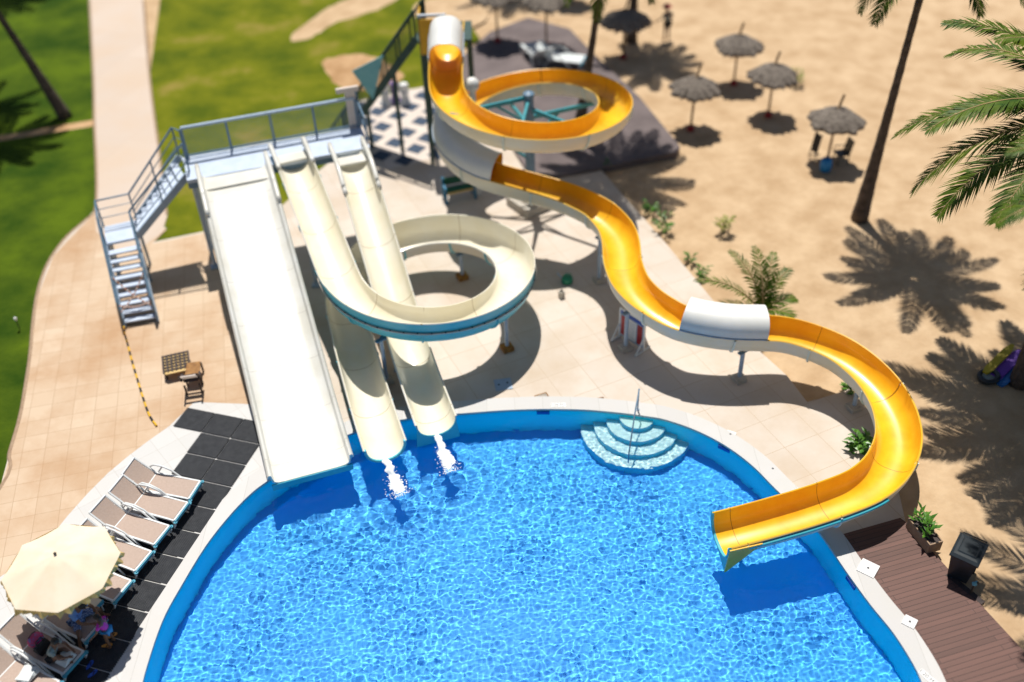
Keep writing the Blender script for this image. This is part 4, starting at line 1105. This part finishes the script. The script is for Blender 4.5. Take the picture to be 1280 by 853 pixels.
# parasol
pc = at(69.5, 694, 2.45)
root = thing('parasol', 'beige fabric parasol with ruffled edge over the lounger row', 'parasol', (pc.x, pc.y, .012))
rnd = random.Random(4)
b = MB(); n = 8; m_ = 6; R_ = 1.27; ph = .25; vs = [(0, 0, 2.46)]; fs = []
seg = n*m_
def rim(a, r):
    k = (a-ph)/(2*PI/n); f = k-math.floor(k); return r*math.cos(PI/n)/math.cos((f-.5)*2*PI/n)
rings = [.25, .5, .75, 1.0]
for rr in rings:
    for k in range(seg):
        a = 2*PI*k/seg+ph; f = ((k % m_)/m_); sag = .035*math.sin(PI*f)*rr; r = rim(a, R_*rr); vs.append((r*math.cos(a), r*math.sin(a), 2.46-.42*rr**1.1-sag))
for k in range(seg): fs.append((0, 1+k, 1+(k+1) % seg))
for i in range(3):
    for k in range(seg): fs.append((1+i*seg+k, 1+(i+1)*seg+k, 1+(i+1)*seg+(k+1) % seg, 1+i*seg+(k+1) % seg))
b.add(vs, fs); b.build('canopy', 'canvas', root, 'auto')
b = MB(); vs = []; sg4 = seg*3
for k in range(sg4):
    a = 2*PI*k/sg4+ph; r = rim(a, R_); wv = .04*math.sin(k*1.7)+.03*math.sin(k*.63+1)
    vs += [(r*math.cos(a), r*math.sin(a), 2.03), ((r+.02+wv)*math.cos(a), (r+.02+wv)*math.sin(a), 1.90+.04*math.sin(k*1.1)), ]
b.add(vs, [(2*k, 2*k+1, 2*((k+1) % sg4)+1, 2*((k+1) % sg4)) for k in range(sg4)]); b.build('valance', 'fringe', root)
b = MB(); b.tube([(0, 0, 0), (0, 0, 2.5)], .025, 8); b.build('pole', 'frame_white', root)
b = MB(); b.ball((0, 0, 2.49), .035); b.build('finial', 'dark_bolt', root)
for k in range(8):
    a = 2*PI*k/8+ph; b = MB(); b.tube([(0.05*math.cos(a), .05*math.sin(a), 2.40), (R_*.97*math.cos(a), R_*.97*math.sin(a), 2.0)], .010, 5); b.build('rib', 'frame_white', root)
b = MB(); b.lathe([(.24, 0), (.24, .06), (.05, .1)], (0, 0, 0), 16); b.build('base_weight', 'concrete', root)
# side table between lounger five and six
p = at(110, 755, .40); root = thing('side_table', 'small cream side table with towel under the parasol edge', 'table', (p.x, p.y, .05), math.radians(-26))
b = MB(); b.box((0, 0, .36), (.5, .42, .03)); b.build('table_top', 'canvas', root)
b = MB(); b.box((.26, 0, .33), (.03, .44, .09)); b.build('edge', 'frame_teal', root)
for x in (-.2, .2):
    for y in (-.16, .16): b = MB(); b.tube([(x, y, 0), (x, y, .35)], .02, 6); b.build('leg', 'frame_white', root)

# ---- people
def skin_obj(name, nodes, edges, mt, parent, sub=1):
    me = bpy.data.meshes.new(name); me.from_pydata([n[0] for n in nodes], edges, []); me.materials.append(M[mt])
    o = bpy.data.objects.new(name, me); COL.objects.link(o); o.parent = parent
    md = o.modifiers.new('skin', 'SKIN'); md.use_smooth_shade = True
    if not me.skin_vertices: me.attributes  # created by the modifier
    sv = me.skin_vertices[0].data
    for i, n in enumerate(nodes):
        sv[i].radius = (n[1], n[1]) if not isinstance(n[1], tuple) else n[1]; sv[i].use_root = (i == 0)
    s2 = o.modifiers.new('sub', 'SUBSURF'); s2.levels = sub; s2.render_levels = sub
    return o
def person(label, loc, rz, J, sc, shirt, legs, shirt_mt, legs_mt, hairlen=.0):
    """J: joint -> (x,y,z) in metres for an adult; sc scales the whole figure"""
    root = thing('person', label, 'person', loc, rz)
    V = lambda k: Vector(J[k])*sc
    nodes = []; ids = {}; edges = []
    def nd(k, r, pos=None): ids[k] = len(nodes); nodes.append((tuple(pos if pos is not None else V(k)), r*sc)); return ids[k]
    def ed(a, c): edges.append((ids[a], ids[c]))
    nd('pelvis', .125); nd('waist', .115); ed('pelvis', 'waist'); nd('chest', .135); ed('waist', 'chest'); nd('neck', .055); ed('chest', 'neck')
    nd('chin', .065, V('neck').lerp(V('head'), .45)); ed('neck', 'chin'); nd('head', .095); ed('chin', 'head'); nd('crown', .075, V('head')+(V('head')-V('neck')).normalized()*.085*sc); ed('head', 'crown')
    for s in 'LR':
        nd('sh'+s, .058); ed('chest', 'sh'+s); nd('el'+s, .042); ed('sh'+s, 'el'+s); nd('wr'+s, .028); ed('el'+s, 'wr'+s)
        d = (V('wr'+s)-V('el'+s)).normalized(); pl = V('wr'+s)+d*.075*sc; nd('pa'+s, .030, pl); ed('wr'+s, 'pa'+s)
        sd = d.orthogonal().normalized(); u2 = d.cross(sd)
        for k in range(4):
            f0 = pl+sd*(.022*(k-1.5))*sc+d*.02*sc; f1 = f0+d*(.045-.006*abs(k-1))*sc-u2*.012*sc
            nd('f%s%d' % (s, k), .009, f0); ed('pa'+s, 'f%s%d' % (s, k)); nd('g%s%d' % (s, k), .007, f1); ed('f%s%d' % (s, k), 'g%s%d' % (s, k))
        t0_ = V('wr'+s)+d*.03*sc+sd*.035*sc; nd('t'+s, .010, t0_); ed('wr'+s, 't'+s); nd('u'+s, .008, t0_+(d+sd*.4)*.04*sc); ed('t'+s, 'u'+s)
        nd('hip'+s, .092); ed('pelvis', 'hip'+s); nd('kn'+s, .060); ed('hip'+s, 'kn'+s); nd('an'+s, .038); ed('kn'+s, 'an'+s); nd('toe'+s, .033); ed('an'+s, 'toe'+s)
    skin_obj('body', nodes, edges, 'skin', root)
    # shirt: its own surface round the torso and upper arms
    if shirt:
        nd_ = [(tuple(V('pelvis').lerp(V('waist'), .3)), .150*sc), (tuple(V('waist')), .142*sc), (tuple(V('chest')), .160*sc), (tuple(V('chest').lerp(V('neck'), .6)), .085*sc)]; e_ = [(0, 1), (1, 2), (2, 3)]
        for s in 'LR':
            i = len(nd_); nd_ += [(tuple(V('sh'+s)), .080*sc), (tuple(V('sh'+s).lerp(V('el'+s), .62)), .062*sc)]; e_ += [(2, i), (i, i+1)]
        skin_obj('shirt', nd_, e_, shirt_mt, root)
    nd_ = [(tuple(V('pelvis')), .150*sc)]; e_ = []
    for s in 'LR':
        i = len(nd_); nd_ += [(tuple(V('hip'+s)), .112*sc), (tuple(V('hip'+s).lerp(V('kn'+s), legs)), .085*sc)]; e_ += [(0, i), (i, i+1)]
    skin_obj('shorts', nd_, e_, legs_mt, root)
    hd_ = V('head'); dr = (V('head')-V('neck')).normalized(); fw = Vector(J['face']).normalized()
    b = MB(); c = hd_+dr*.055*sc-fw*.03*sc; b.ball(c, .108*sc, 12, 8, sc=(1, 1, .95))
    if hairlen: b.ball(c-fw*.06*sc-dr*.12*sc, .085*sc, 10, 8, sc=(1, 1, 1.5))
    b.build('hair', 'hair', root, True)
    b = MB(); f = hd_+fw*.092*sc; b.ball(f-dr*.01*sc, .020*sc, 8, 6, sc=(.8, .8, 1.4)); b.build('nose', 'skin', root, True)
    b = MB(); sdv = fw.cross(dr).normalized()
    for s in (-1, 1): b.ball(hd_+fw*.085*sc+dr*.025*sc+sdv*s*.034*sc, .012*sc, 8, 6)
    b.build('eyes', 'hair', root, True)
    b = MB()
    for s in (-1, 1): b.ball(hd_+sdv*s*.098*sc, .022*sc, 8, 6, sc=(.6, .9, 1.3))
    b.build('ears', 'skin', root, True)
    b = MB(); b.ball(hd_+fw*.078*sc-dr*.055*sc, .022*sc, 8, 6, sc=(1, 1, .4)); b.build('mouth', 'red_paint', root, True)
    return root
sit = dict(pelvis=(0, 0, .10), waist=(.06, 0, .27), chest=(.17, 0, .47), neck=(.27, 0, .60), head=(.38, 0, .70), face=(.8, 0, -.6),
           shL=(.18, .19, .52), elL=(.36, .25, .32), wrL=(.55, .14, .22), shR=(.18, -.19, .52), elR=(.38, -.24, .33), wrR=(.57, -.12, .24),
           hipL=(.04, .10, .08), knL=(.44, .18, .16), anL=(.50, .20, -.26), toeL=(.66, .22, -.30), hipR=(.04, -.10, .08), knR=(.44, -.18, .16), anR=(.50, -.20, -.26), toeR=(.66, -.22, -.30))
def on_lounger(k, x, y, z):
    loc, a = LO[k]; return (loc.x+x*math.cos(a)-y*math.sin(a), loc.y+x*math.sin(a)+y*math.cos(a), loc.z+z), a
# man astride his lounger, bent over the things in front of him
sit2 = dict(sit); sit2.update(knL=(.34, .36, .10), anL=(.30, .46, -.28), toeL=(.46, .50, -.32), knR=(.34, -.36, .10), anR=(.30, -.46, -.28), toeR=(.46, -.50, -.32))
L_, a_ = on_lounger(5, .40, .02, .36); person('man in a blue shirt bending over on his lounger under the parasol', L_, a_+.15, sit2, 1.0, True, .85, 'shirt_blue', 'shorts_print')
kid = dict(sit); kid.update(knL=(.34, .12, .26), anL=(.52, .12, .02), toeL=(.64, .12, .0), knR=(.34, -.12, .26), anR=(.52, -.12, .02), toeR=(.64, -.12, .0), head=(.33, 0, .74), face=(.9, 0, -.2))
L_, a_ = on_lounger(6, .42, -.10, .36); person('child in grey top sitting with knees up beside the black bag', L_, a_+.35, kid, .82, True, .5, 'grey_cloth', 'black_cloth')
stand = dict(pelvis=(0, 0, .93), waist=(.02, 0, 1.10), chest=(.05, 0, 1.32), neck=(.09, 0, 1.48), head=(.14, 0, 1.60), face=(.9, 0, -.4),
             shL=(.04, .19, 1.38), elL=(.08, .34, 1.18), wrL=(.22, .48, 1.05), shR=(.04, -.19, 1.38), elR=(.06, -.30, 1.14), wrR=(.2, -.30, .95),
             hipL=(0, .10, .90), knL=(.05, .12, .48), anL=(0, .13, .08), toeL=(.16, .15, .03), hipR=(0, -.10, .90), knR=(.06, -.13, .48), anR=(.02, -.16, .08), toeR=(.18, -.18, .03))
p = at(149, 806, .05); person('child in a magenta swimsuit standing at the foot of the loungers', (p.x-.12, p.y-.02, .05), math.radians(165), stand, .66, True, .12, 'magenta', 'swim_blue', 1)
ps = at(833, 52, -.16); sp = person('distant beachgoer in dark clothes wearing a red hat', (ps.x, ps.y, -.14), 2.0, stand, .95, True, .6, 'grey_cloth', 'black_cloth')
b = MB(); hp = Vector(stand['head'])*.95; b.lathe([(.24, .10), (.14, .13), (.12, .22), (.0001, .24)], tuple(hp), 14); b.build('hat', 'red_paint', sp)
# things lying on and by the loungers
L_, a_ = on_lounger(6, -.16, .02, .36)
root = thing('backpack', 'pink and blue patterned backpack on the lounger by the child', 'backpack', L_, a_)
b = MB(); b.ball((0, 0, .15), .19, 14, 10, sc=(.85, 1, .85)); b.build('bag_body', 'pink_bag', root, True)
b = MB(); b.ball((.15, 0, .10), .10, 12, 8, sc=(.6, 1.1, .9)); b.build('pocket', 'magenta', root, True)
b = MB(); b.tube([(-.05, -.1, .3), (-.02, 0, .37), (-.05, .1, .3)], .012, 6); b.build('handle', 'black_cloth', root)
L_, a_ = on_lounger(6, .12, -.06, .36)
root = thing('tote_bag', 'black tote bag on the lounger between backpack and child', 'bag', L_, a_)
b = MB(); vs = []
for z, w_, d_ in ((0, .26, .16), (.16, .34, .18), (.28, .32, .08)): vs += [(-d_/2, -w_/2, z), (d_/2, -w_/2, z), (d_/2, w_/2, z), (-d_/2, w_/2, z)]
b.add(vs, [(3, 2, 1, 0)]+[(4*i+k, 4*i+(k+1) % 4, 4*i+4+(k+1) % 4, 4*i+4+k) for i in range(2) for k in range(4)]+[(8, 9, 10, 11)]); b.build('bag_body', 'black_cloth', root)
b = MB(); b.tube([(0, -.1, .27), (.02, -.08, .45), (.02, .08, .45), (0, .1, .27)], .012, 6); b.build('handle', 'black_cloth', root)
L_, a_ = on_lounger(6, .74, -.02, .37)
b = MB()
for k in range(4): b.box((0, 0, .02+.03*k), (.30-.02*k, .36-.03*k, .028), .1*k)
o = b.build('towel', 'towel'); o.location = L_; o.rotation_euler = (0, 0, a_); tag(o, 'folded white towel on the foot end of the lounger with the child', 'towel')
L_, a_ = on_lounger(7, .22, .1, .38)
b = MB()
for k in range(3): b.box((0, 0, .02+.03*k), (.34-.02*k, .42-.03*k, .028), .15*k)
o = b.build('towel', 'towel'); o.location = L_; o.rotation_euler = (0, 0, a_); tag(o, 'folded white towel on the lounger in the bottom left corner', 'towel')
def flops(px, py, rz, mt, lab, gap=.17):
    for k in range(2):
        p = at(px, py, .05); off = (k-.5)*gap
        root = thing('flip_flop', lab[k], 'flip flop', (p.x+off*math.cos(rz+1.2), p.y+off*math.sin(rz+1.2), .046), rz+.35*k, 'flip flops on the black mats')
        b = MB(); n = 16; pts = [(.125*math.cos(a), (.048+.012*math.cos(a))*math.sin(a)) for a in np.linspace(0, 2*PI, n, endpoint=False)]; b.prism(pts, 0, .022); b.build('sole', mt, root)
        b = MB(); b.tube([(-.02, .045, .02), (.03, .02, .05), (.07, 0, .02)], .008, 5); b.tube([(-.02, -.045, .02), (.03, -.02, .05), (.07, 0, .02)], .008, 5); b.build('strap', 'black_cloth', root)
flops(137, 801, .2, 'orange_foam', ['orange flip flop nearer the standing child', 'orange flip flop, outer one of the orange pair'], .26)
flops(114, 837, .9, 'blue_foam', ['blue flip flop nearer the lounger', 'blue flip flop nearer the pool'], .26)

# lattice table, chair, striped rope
qs = [at(203, 445.4, .3), at(234.8, 438.4, .3), at(232.8, 460.5, .3), at(208.4, 466, .3)]
ctr = sum(qs, Vector())/4; ux = (qs[1]-qs[0]); az = math.atan2(ux.y, ux.x); wdt = ux.length; dpt = (qs[3]-qs[0]).length
root = thing('lattice_table', 'low wooden lattice top table on the tan paving', 'table', (ctr.x, ctr.y, 0), az)
b = MB()
for k in range(7): b.box((-wdt/2+wdt*k/6, 0, .29), (.05, dpt, .04))
for k in range(7): b.box((0, -dpt/2+dpt*k/6, .265), (wdt, .05, .03))
b.build('lattice_top', 'wood_dark', root)
b = MB(); b.box((0, 0, .23), (wdt*.97, dpt*.97, .03)); b.build('lower_panel', 'wood_light', root)
b = MB(); b.box((.02, -dpt/2-.045, .285), (wdt*.95, .07, .03)); b.build('front_slat', 'wood_light', root)
for x in (-1, 1):
    for y in (-1, 1): b = MB(); b.box((x*(wdt/2-.05), y*(dpt/2-.05), .11), (.06, .06, .22)); b.build('leg', 'wood_dark', root)
cs = at(241, 478, .3)
root = thing('wooden_chair', 'brown and dark wooden chair drawn up to the lattice table', 'chair', (cs.x, cs.y, 0), az-.12)
b = MB(); vs = [(-.22, .10, .42), (.22, .10, .42), (.2, .85, .36), (-.2, .85, .36)]; b.add(vs+[(x, y, z-.03) for x, y, z in vs], [(0, 1, 2, 3), (7, 6, 5, 4), (0, 4, 5, 1), (1, 5, 6, 2), (2, 6, 7, 3), (3, 7, 4, 0)]); b.build('seat_panel', 'wood_brown', root)
b = MB()
for z, y in ((.46, .0), (.62, -.14), (.78, -.28)): b.box((0, y, z), (.46, .05, .07), R=Matrix.Rotation(.5, 3, 'X'))
b.build('back_slats', 'pale_floor', root)
for s_ in (-1, 1): b = MB(); b.bar((s_*.25, .05, .40), (s_*.25, -.36, .88), .05, .05); b.bar((s_*.25, .12, .56), (s_*.25, -.22, .58), .06, .04); b.build('back_frame', 'wood_dark', root)
b = MB(); b.box((0, -.10, .56), (.42, .02, .22), R=Matrix.Rotation(-.7, 3, 'X')); b.build('back_panel', 'wood_dark', root)
for x in (-.24, .24):
    for y in (-.2, .2, .75): b = MB(); b.box((x*.9, y, .19), (.05, .05, .38)); b.build('leg', 'wood_dark', root)
L = [(155, 409, .55), (156, 418, .02), (160, 432, .02), (166, 455, .02), (172, 475, .02), (179, 498, .02), (187, 520, .02), (196, 533, .02)]
pts, _ = resample(crom([at(*q) for q in L], 5), .235)
b = MB()
for i in range(len(pts)-1): b.k = i % 2; b.tube([pts[i]+Vector((0, 0, .02)), pts[i+1]+Vector((0, 0, .02))], .03, 8)
root = thing('barrier_rope', 'yellow and black striped rope lying on the tan paving from the stair foot', 'rope', tuple(pts[1]))
put(b, 'rope_line', ['hose_yellow', 'hose_black'], root)
b = MB()
p = at(25, 412, -.03); root = thing('garden_light', 'small white garden light on a stake in the lawn edge', 'garden light', (p.x, p.y, -.03))
b = MB(); b.tube([(0, 0, 0), (0, 0, .4)], .015, 6); b.build('stake', 'dark_bolt', root)
b = MB(); b.lathe([(.04, .38), (.05, .42), (.05, .47), (.02, .50)], (0, 0, 0), 12); b.build('lamp_head', 'white_paint', root)

# ------------------------------------------------------------------ poolside, centre and right
def skim(px, py, rz, label, s=.30):
    p = at(px, py, .03); root = thing('floor_hatch', label, 'floor hatch', (p.x, p.y, .012 if px < 1000 else .036), rz, 'white square hatches by the pool')
    b = MB(); b.box((0, 0, .012), (s, s, .018)); b.build('lid_plate', 'white_paint', root)
    b = MB(); b.lathe([(.03, 0), (.03, .004)], (0, 0, .021), 10); b.build('finger_hole', 'text_dark', root)
skim(1085, 711, math.radians(-38), 'white square skimmer lid at the top of the brown deck', .42)
skim(1137, 778, math.radians(-38), 'white square skimmer lid half way down the brown deck', .28)
skim(913, 543, math.radians(-30), 'white square lid on the paving right of the pool steps', .26)
skim(966, 586, math.radians(-30), 'small pale lid on the paving below the yellow chute', .2)
def drain(px, py, rz, label, mt='rust', s=.2):
    p = at(px, py); root = thing('floor_drain', label, 'drain', (p.x, p.y, .004), rz, 'small drains in the paving')
    b = MB(); 
    for x in (-1, 1): b.box((x*s/2, 0, .01), (.03, s, .02)); b.box((0, x*s/2, .01), (s, .03, .02))
    b.build('drain_frame', 'wood_brown', root)
    b = MB()
    for k in range(5): b.box((0, -s/2+s*(k+.5)/5, .006), (s*.9, s/9, .008))
    b.build('grate', mt, root)
drain(678.5, 498.5, math.radians(20), 'square tan drain cover above the depth plate', 'concrete', .36)
drain(751, 501, .2, 'small rusty drain above the pool steps', 'wood_dark', .2)
p = at(629, 481); root = thing('access_cover', 'blue grey steel plate with two holes in the loop shadow', 'cover plate', (p.x, p.y, .004), math.radians(8))
b = MB(); b.box((0, 0, .008), (.50, .48, .016)); b.build('plate', 'steel_pale', root)
b = MB(); b.lathe([(.035, 0), (.035, .003)], (-.13, 0, .017), 10); b.lathe([(.035, 0), (.035, .003)], (.13, .04, .017), 10); b.build('lift_holes', 'text_dark', root)
# pool depth plates with figures on the coping
def plate(px, py, rz, s, label, z=.037):
    p = at(px, py, z); root = thing('depth_plate', label, 'sign', (p.x, p.y, z), rz, 'depth plates on the pool edge')
    b = MB(); b.box((0, 0, .004), (.44*s, .15*s, .008)); b.build('plate', 'white_paint', root)
    cu = bpy.data.curves.new('depth_text', 'FONT'); cu.body = '1.20 M'; cu.size = .14*s; cu.align_x = 'CENTER'; cu.align_y = 'CENTER'; cu.extrude = .001
    to_ = bpy.data.objects.new('depth_text', cu); COL.objects.link(to_); bpy.context.view_layer.update(); me = bpy.data.meshes.new_from_object(to_); bpy.data.objects.remove(to_); me.materials.clear(); me.materials.append(M['text_dark'])
    o = bpy.data.objects.new('depth_text', me); COL.objects.link(o); o.parent = root; o.location = (-.04*s, 0, .0095)
plate(698, 506.5, math.radians(-2), .95, 'white depth plate on the coping below the loop slide')
plate(1160, 847, math.radians(-57), .95, 'white depth plate on the coping at the bottom right')
# wall skimmer mouths and lights in the basin
for px, py, rz, lab in [(679, 517, 0, 'dark skimmer opening in the far pool wall'), (1072, 724, math.radians(-56), 'dark skimmer opening in the right pool wall'), (905, 560, math.radians(-35), 'dark skimmer opening right of the pool steps')]:
    p = min(pool, key=lambda q: (Vector(q)-Vector(g2(px, py))).length); nn = (Vector((0.2, 12.3))-Vector(p)).normalized()
    b = MB(); b.box((0, 0, 0), (.36, .05, .16)); o = b.build('skimmer_mouth', 'sign_blue'); o.location = (p[0]+nn.x*.01, p[1]+nn.y*.01, -.14); o.rotation_euler = (0, 0, math.atan2(nn.y, nn.x)+PI/2); tag(o, lab, 'skimmer', 'skimmer openings in the pool wall')
# safety board on stand under the slide
p0 = at(775, 424); p1 = at(803, 438); mid = (p0+p1)/2; az = math.atan2((p1-p0).y, (p1-p0).x)
A = at(774, 421); Bq = at(804, 440)
root = thing('rules_board', 'red white and blue notice board on white feet under the yellow slide', 'sign board', ((A.x+Bq.x)/2, (A.y+Bq.y)/2, 0), math.atan2(Bq.y-A.y, Bq.x-A.x))
Wb = (Bq-A).length
b = MB(); b.box((0, 0, .62), (Wb, .03, 1.0)); b.build('panel', 'steel_pale', root)
b = MB(); b.box((0, -.017, 1.02), (Wb*.92, .008, .13)); b.build('header_band', 'sign_blue', root)
for x, w_ in ((-.33, .20), (.33, .20)):
    b = MB(); b.box((x*Wb, -.018, .55), (w_*Wb, .008, .72)); b.build('red_notice', 'sign_red', root)
b = MB(); b.box((0, -.017, .55), (.36*Wb, .006, .72)); b.build('white_notice', 'white_paint', root)
b = MB()
for k in range(7): b.box((0, -.022, .82-.09*k), (.28*Wb*(1-.1*(k % 3)), .003, .022))
b.build('text_lines', 'steel_pale', root)
for s_ in (-1, 1):
    b = MB(); x = s_*Wb/2
    b.bar((x, -.35, .03), (x, .30, .03), .04, .05); b.bar((x, -.33, .05), (x, 0, .55), .035, .035); b.bar((x, 0, .03), (x, 0, 1.14), .045, .045); b.build('foot', 'frame_white', root)
b = MB(); b.bar((-Wb/2, 0, 1.13), (Wb/2, 0, 1.13), .045, .045); b.build('top_bar', 'frame_white', root)
# toppled green float by the walk
p = at(709, 353); root = thing('watering_can', 'small green plastic can on the paving under the yellow slide', 'can', (p.x, p.y, 0))
b = MB(); b.lathe([(.17, 0), (.19, .08), (.17, .22), (.10, .26)], (0, 0, 0), 14); b.build('can_body', 'green_plastic', root, True)
b = MB(); b.tube([(-.15, .05, .1), (-.32, .14, .3)], .028, 6); b.build('spout', 'steel_pale', root)
b = MB(); b.tube([(.1, 0, .22), (.12, 0, .36), (-.05, 0, .36), (-.08, 0, .24)], .015, 6); b.build('handle', 'green_plastic', root)
p = at(702, 372); root = thing('tap_post', 'small dark stone tap post at the edge of the slide shadow', 'post', (p.x, p.y, 0), .5)
b = MB(); b.box((0, 0, .12), (.16, .16, .24)); b.build('post_block', 'concrete', root); b = MB(); b.lathe([(.06, .24), (.04, .30), (.0001, .31)], (0, 0, 0), 10); b.build('post_cap', 'dark_bolt', root)
# blue and green bench
A = at(556, 258); Bq = at(594, 250); az = math.atan2((Bq-A).y, (Bq-A).x); Wb = (Bq-A).length
root = thing('garden_bench', 'blue framed bench with dark green seat in the spiral shadow', 'bench', ((A.x+Bq.x)/2, (A.y+Bq.y)/2+.25, 0), az)
b = MB(); b.box((0, .05, .48), (Wb*.9, .34, .05)); b.build('seat', 'bench_green', root)
b = MB(); b.box((0, .26, .72), (Wb*.9, .04, .28)); b.build('backrest', 'bench_green', root)
for s_ in (-1, 1):
    b = MB(); x = s_*Wb*.47
    b.bar((x, -.16, 0), (x, -.10, .50), .08, .08); b.bar((x, .30, 0), (x, .24, .92), .08, .08); b.bar((x, -.14, .62), (x, .26, .66), .08, .06); b.bar((x, -.14, .46), (x, -.14, .64), .07, .07); b.build('end_frame', 'bench_blue', root)
b = MB(); b.box((0, -.11, .40), (Wb*.9, .03, .09)); b.build('apron_board', 'wood_light', root)

# ------------------------------------------------------------------ CHESS FLOOR and START TOWER (blurred background)
cc = [(472, 140), (458, 153), (478, 159), (467.5, 173), (494, 179), (477, 195), (505.5, 201), (497, 145), (508.6, 166), (520, 186.5), (513, 134), (526.5, 152), (534, 173), (547, 193), (529, 120), (452, 133), (540, 139), (485, 128), (546, 160)]
root = world_thing('giant_chessboard', 'outdoor floor chessboard of navy squares beside the slide tower', 'chessboard', (*g2(500, 165), .004))
b = MB(); q = pxs([(440, 128), (535, 108), (575, 190), (484, 212)]); b.prism(q, .002, .010); put(b, 'pale_base', 'pale_floor', root)
b = MB(); ax = at(520, 186.5)-at(494, 179); azc = math.atan2(ax.y, ax.x)
for c_ in cc: p = at(*c_); b.box((p.x, p.y, .016), (.62, .60, .012), azc)
put(b, 'dark_squares', 'navy', root)
for px, py, mt, lab in [(483, 131, 'white_paint', 'large white chess piece at the left of the chessboard edge'), (507, 130, 'white_paint', 'large white chess piece at the right of the purple one'), (495, 128, 'purple', 'large purple chess piece between two white ones')]:
    p = at(px, py); root = thing('chess_piece', lab, 'chess piece', (p.x, p.y, .01), 0, 'giant chess pieces by the tower')
    b = MB(); b.lathe([(.26, 0), (.27, .08), (.20, .14), (.14, .5), (.22, .56), (.13, .62), (.21, .78), (.17, .92), (.0001, .98)], (0, 0, 0), 18); b.build('piece_body', mt, root, 'auto')
    b = MB(); b.lathe([(.28, 0), (.28, .04)], (0, 0, 0), 18); b.build('piece_foot', mt, root)
ts = Vector((-6.6, 36.7)); te = Vector((-2.85, 35.6)); zt_ = 5.0
tw = world_thing('slide_tower', 'dark green stair tower with yellow panels feeding the yellow spiral', 'stair tower', (-3, 36, 0))
dvx = (te-ts).normalized(); nvx = Vector((-dvx.y, dvx.x))
for k in range(1, 24):
    t = k/24; b = MB(); c = ts.lerp(te, t); b.box((c.x, c.y, zt_*t), (.26, 1.1, .05), math.atan2(dvx.y, dvx.x)); put(b, 'tread', 'net_green', tw)
for s_ in (-1, 1):
    b = MB(); o2 = nvx*.58*s_; b.bar((*(ts+o2), .05), (*(te+o2), zt_), .08, .26); put(b, 'stringer', 'net_green', tw)
    b = MB(); b.tube([(*(ts+o2), 1.05), (*(te+o2), zt_+1.05)], .045, 8)
    for k in range(7): c = ts.lerp(te, k/6)+o2; z = zt_*k/6; b.tube([(c.x, c.y, z), (c.x, c.y, z+1.05)], .035, 6)
    put(b, 'handrail', 'net_green', tw)
    b = MB()
    for k in range(1, 60): c = ts.lerp(te, k/60)+o2; z = zt_*k/60; b.tube([(c.x, c.y, z+.1), (c.x, c.y, z+1.0)], .012, 4, caps=False)
    put(b, 'railing_bars', 'net_green', tw)
pc2 = Vector((-1.95, 35.55)); azt = .0
b = MB(); b.box((pc2.x, pc2.y, zt_), (1.9, 1.7, .10)); put(b, 'landing', 'net_green', tw)
for x in (-.85, .85):
    for y in (-.75, .75): b = MB(); b.tube([(pc2.x+x, pc2.y+y, 0), (pc2.x+x, pc2.y+y, zt_+(.9 if x < 0 else 0))], .08, 8); put(b, 'leg', 'net_green', tw)
b = MB(); b.box((pc2.x-.45, pc2.y-.84, zt_+.2), (.85, .05, 1.3)); put(b, 'yellow_panel', 'play_yellow', tw)
b = MB(); b.box((pc2.x-.9, pc2.y-.2, zt_+.2), (.05, 1.2, 1.3)); put(b, 'yellow_panel', 'play_yellow', tw)
b = MB(); b.tube([(pc2.x-.9, pc2.y-.86, zt_+1.0), (pc2.x+.1, pc2.y-.86, zt_+1.0)], .06, 8); put(b, 'top_rail', 'steel_pale', tw)
c = ts.lerp(te, .48)+nvx*-.66; b = MB(); b.add([(c.x-.6, c.y+.25, 3.55), (c.x+.7, c.y-.28, 4.35), (c.x+.1, c.y-.05, 2.5), (c.x-.6, c.y+.21, 3.55), (c.x+.7, c.y-.32, 4.35), (c.x+.1, c.y-.09, 2.5)], [(0, 1, 2), (5, 4, 3), (0, 3, 4, 1), (1, 4, 5, 2), (2, 5, 3, 0)]); put(b, 'teal_sign', 'teal_sail', tw)
for t in (.35, .68):
    b = MB(); c = ts.lerp(te, t); b.tube([(c.x, c.y, 0), (c.x, c.y, zt_*t-.1)], .08, 8); put(b, 'leg', 'net_green', tw)

# real refracted sunlight on the pool floor
wo.cycles.is_caustics_caster = True
for o in S.objects:
    if o.name in ('pool_basin', 'tread_stack'): o.cycles.is_caustics_receiver = True
sl.cycles.is_caustics_light = True
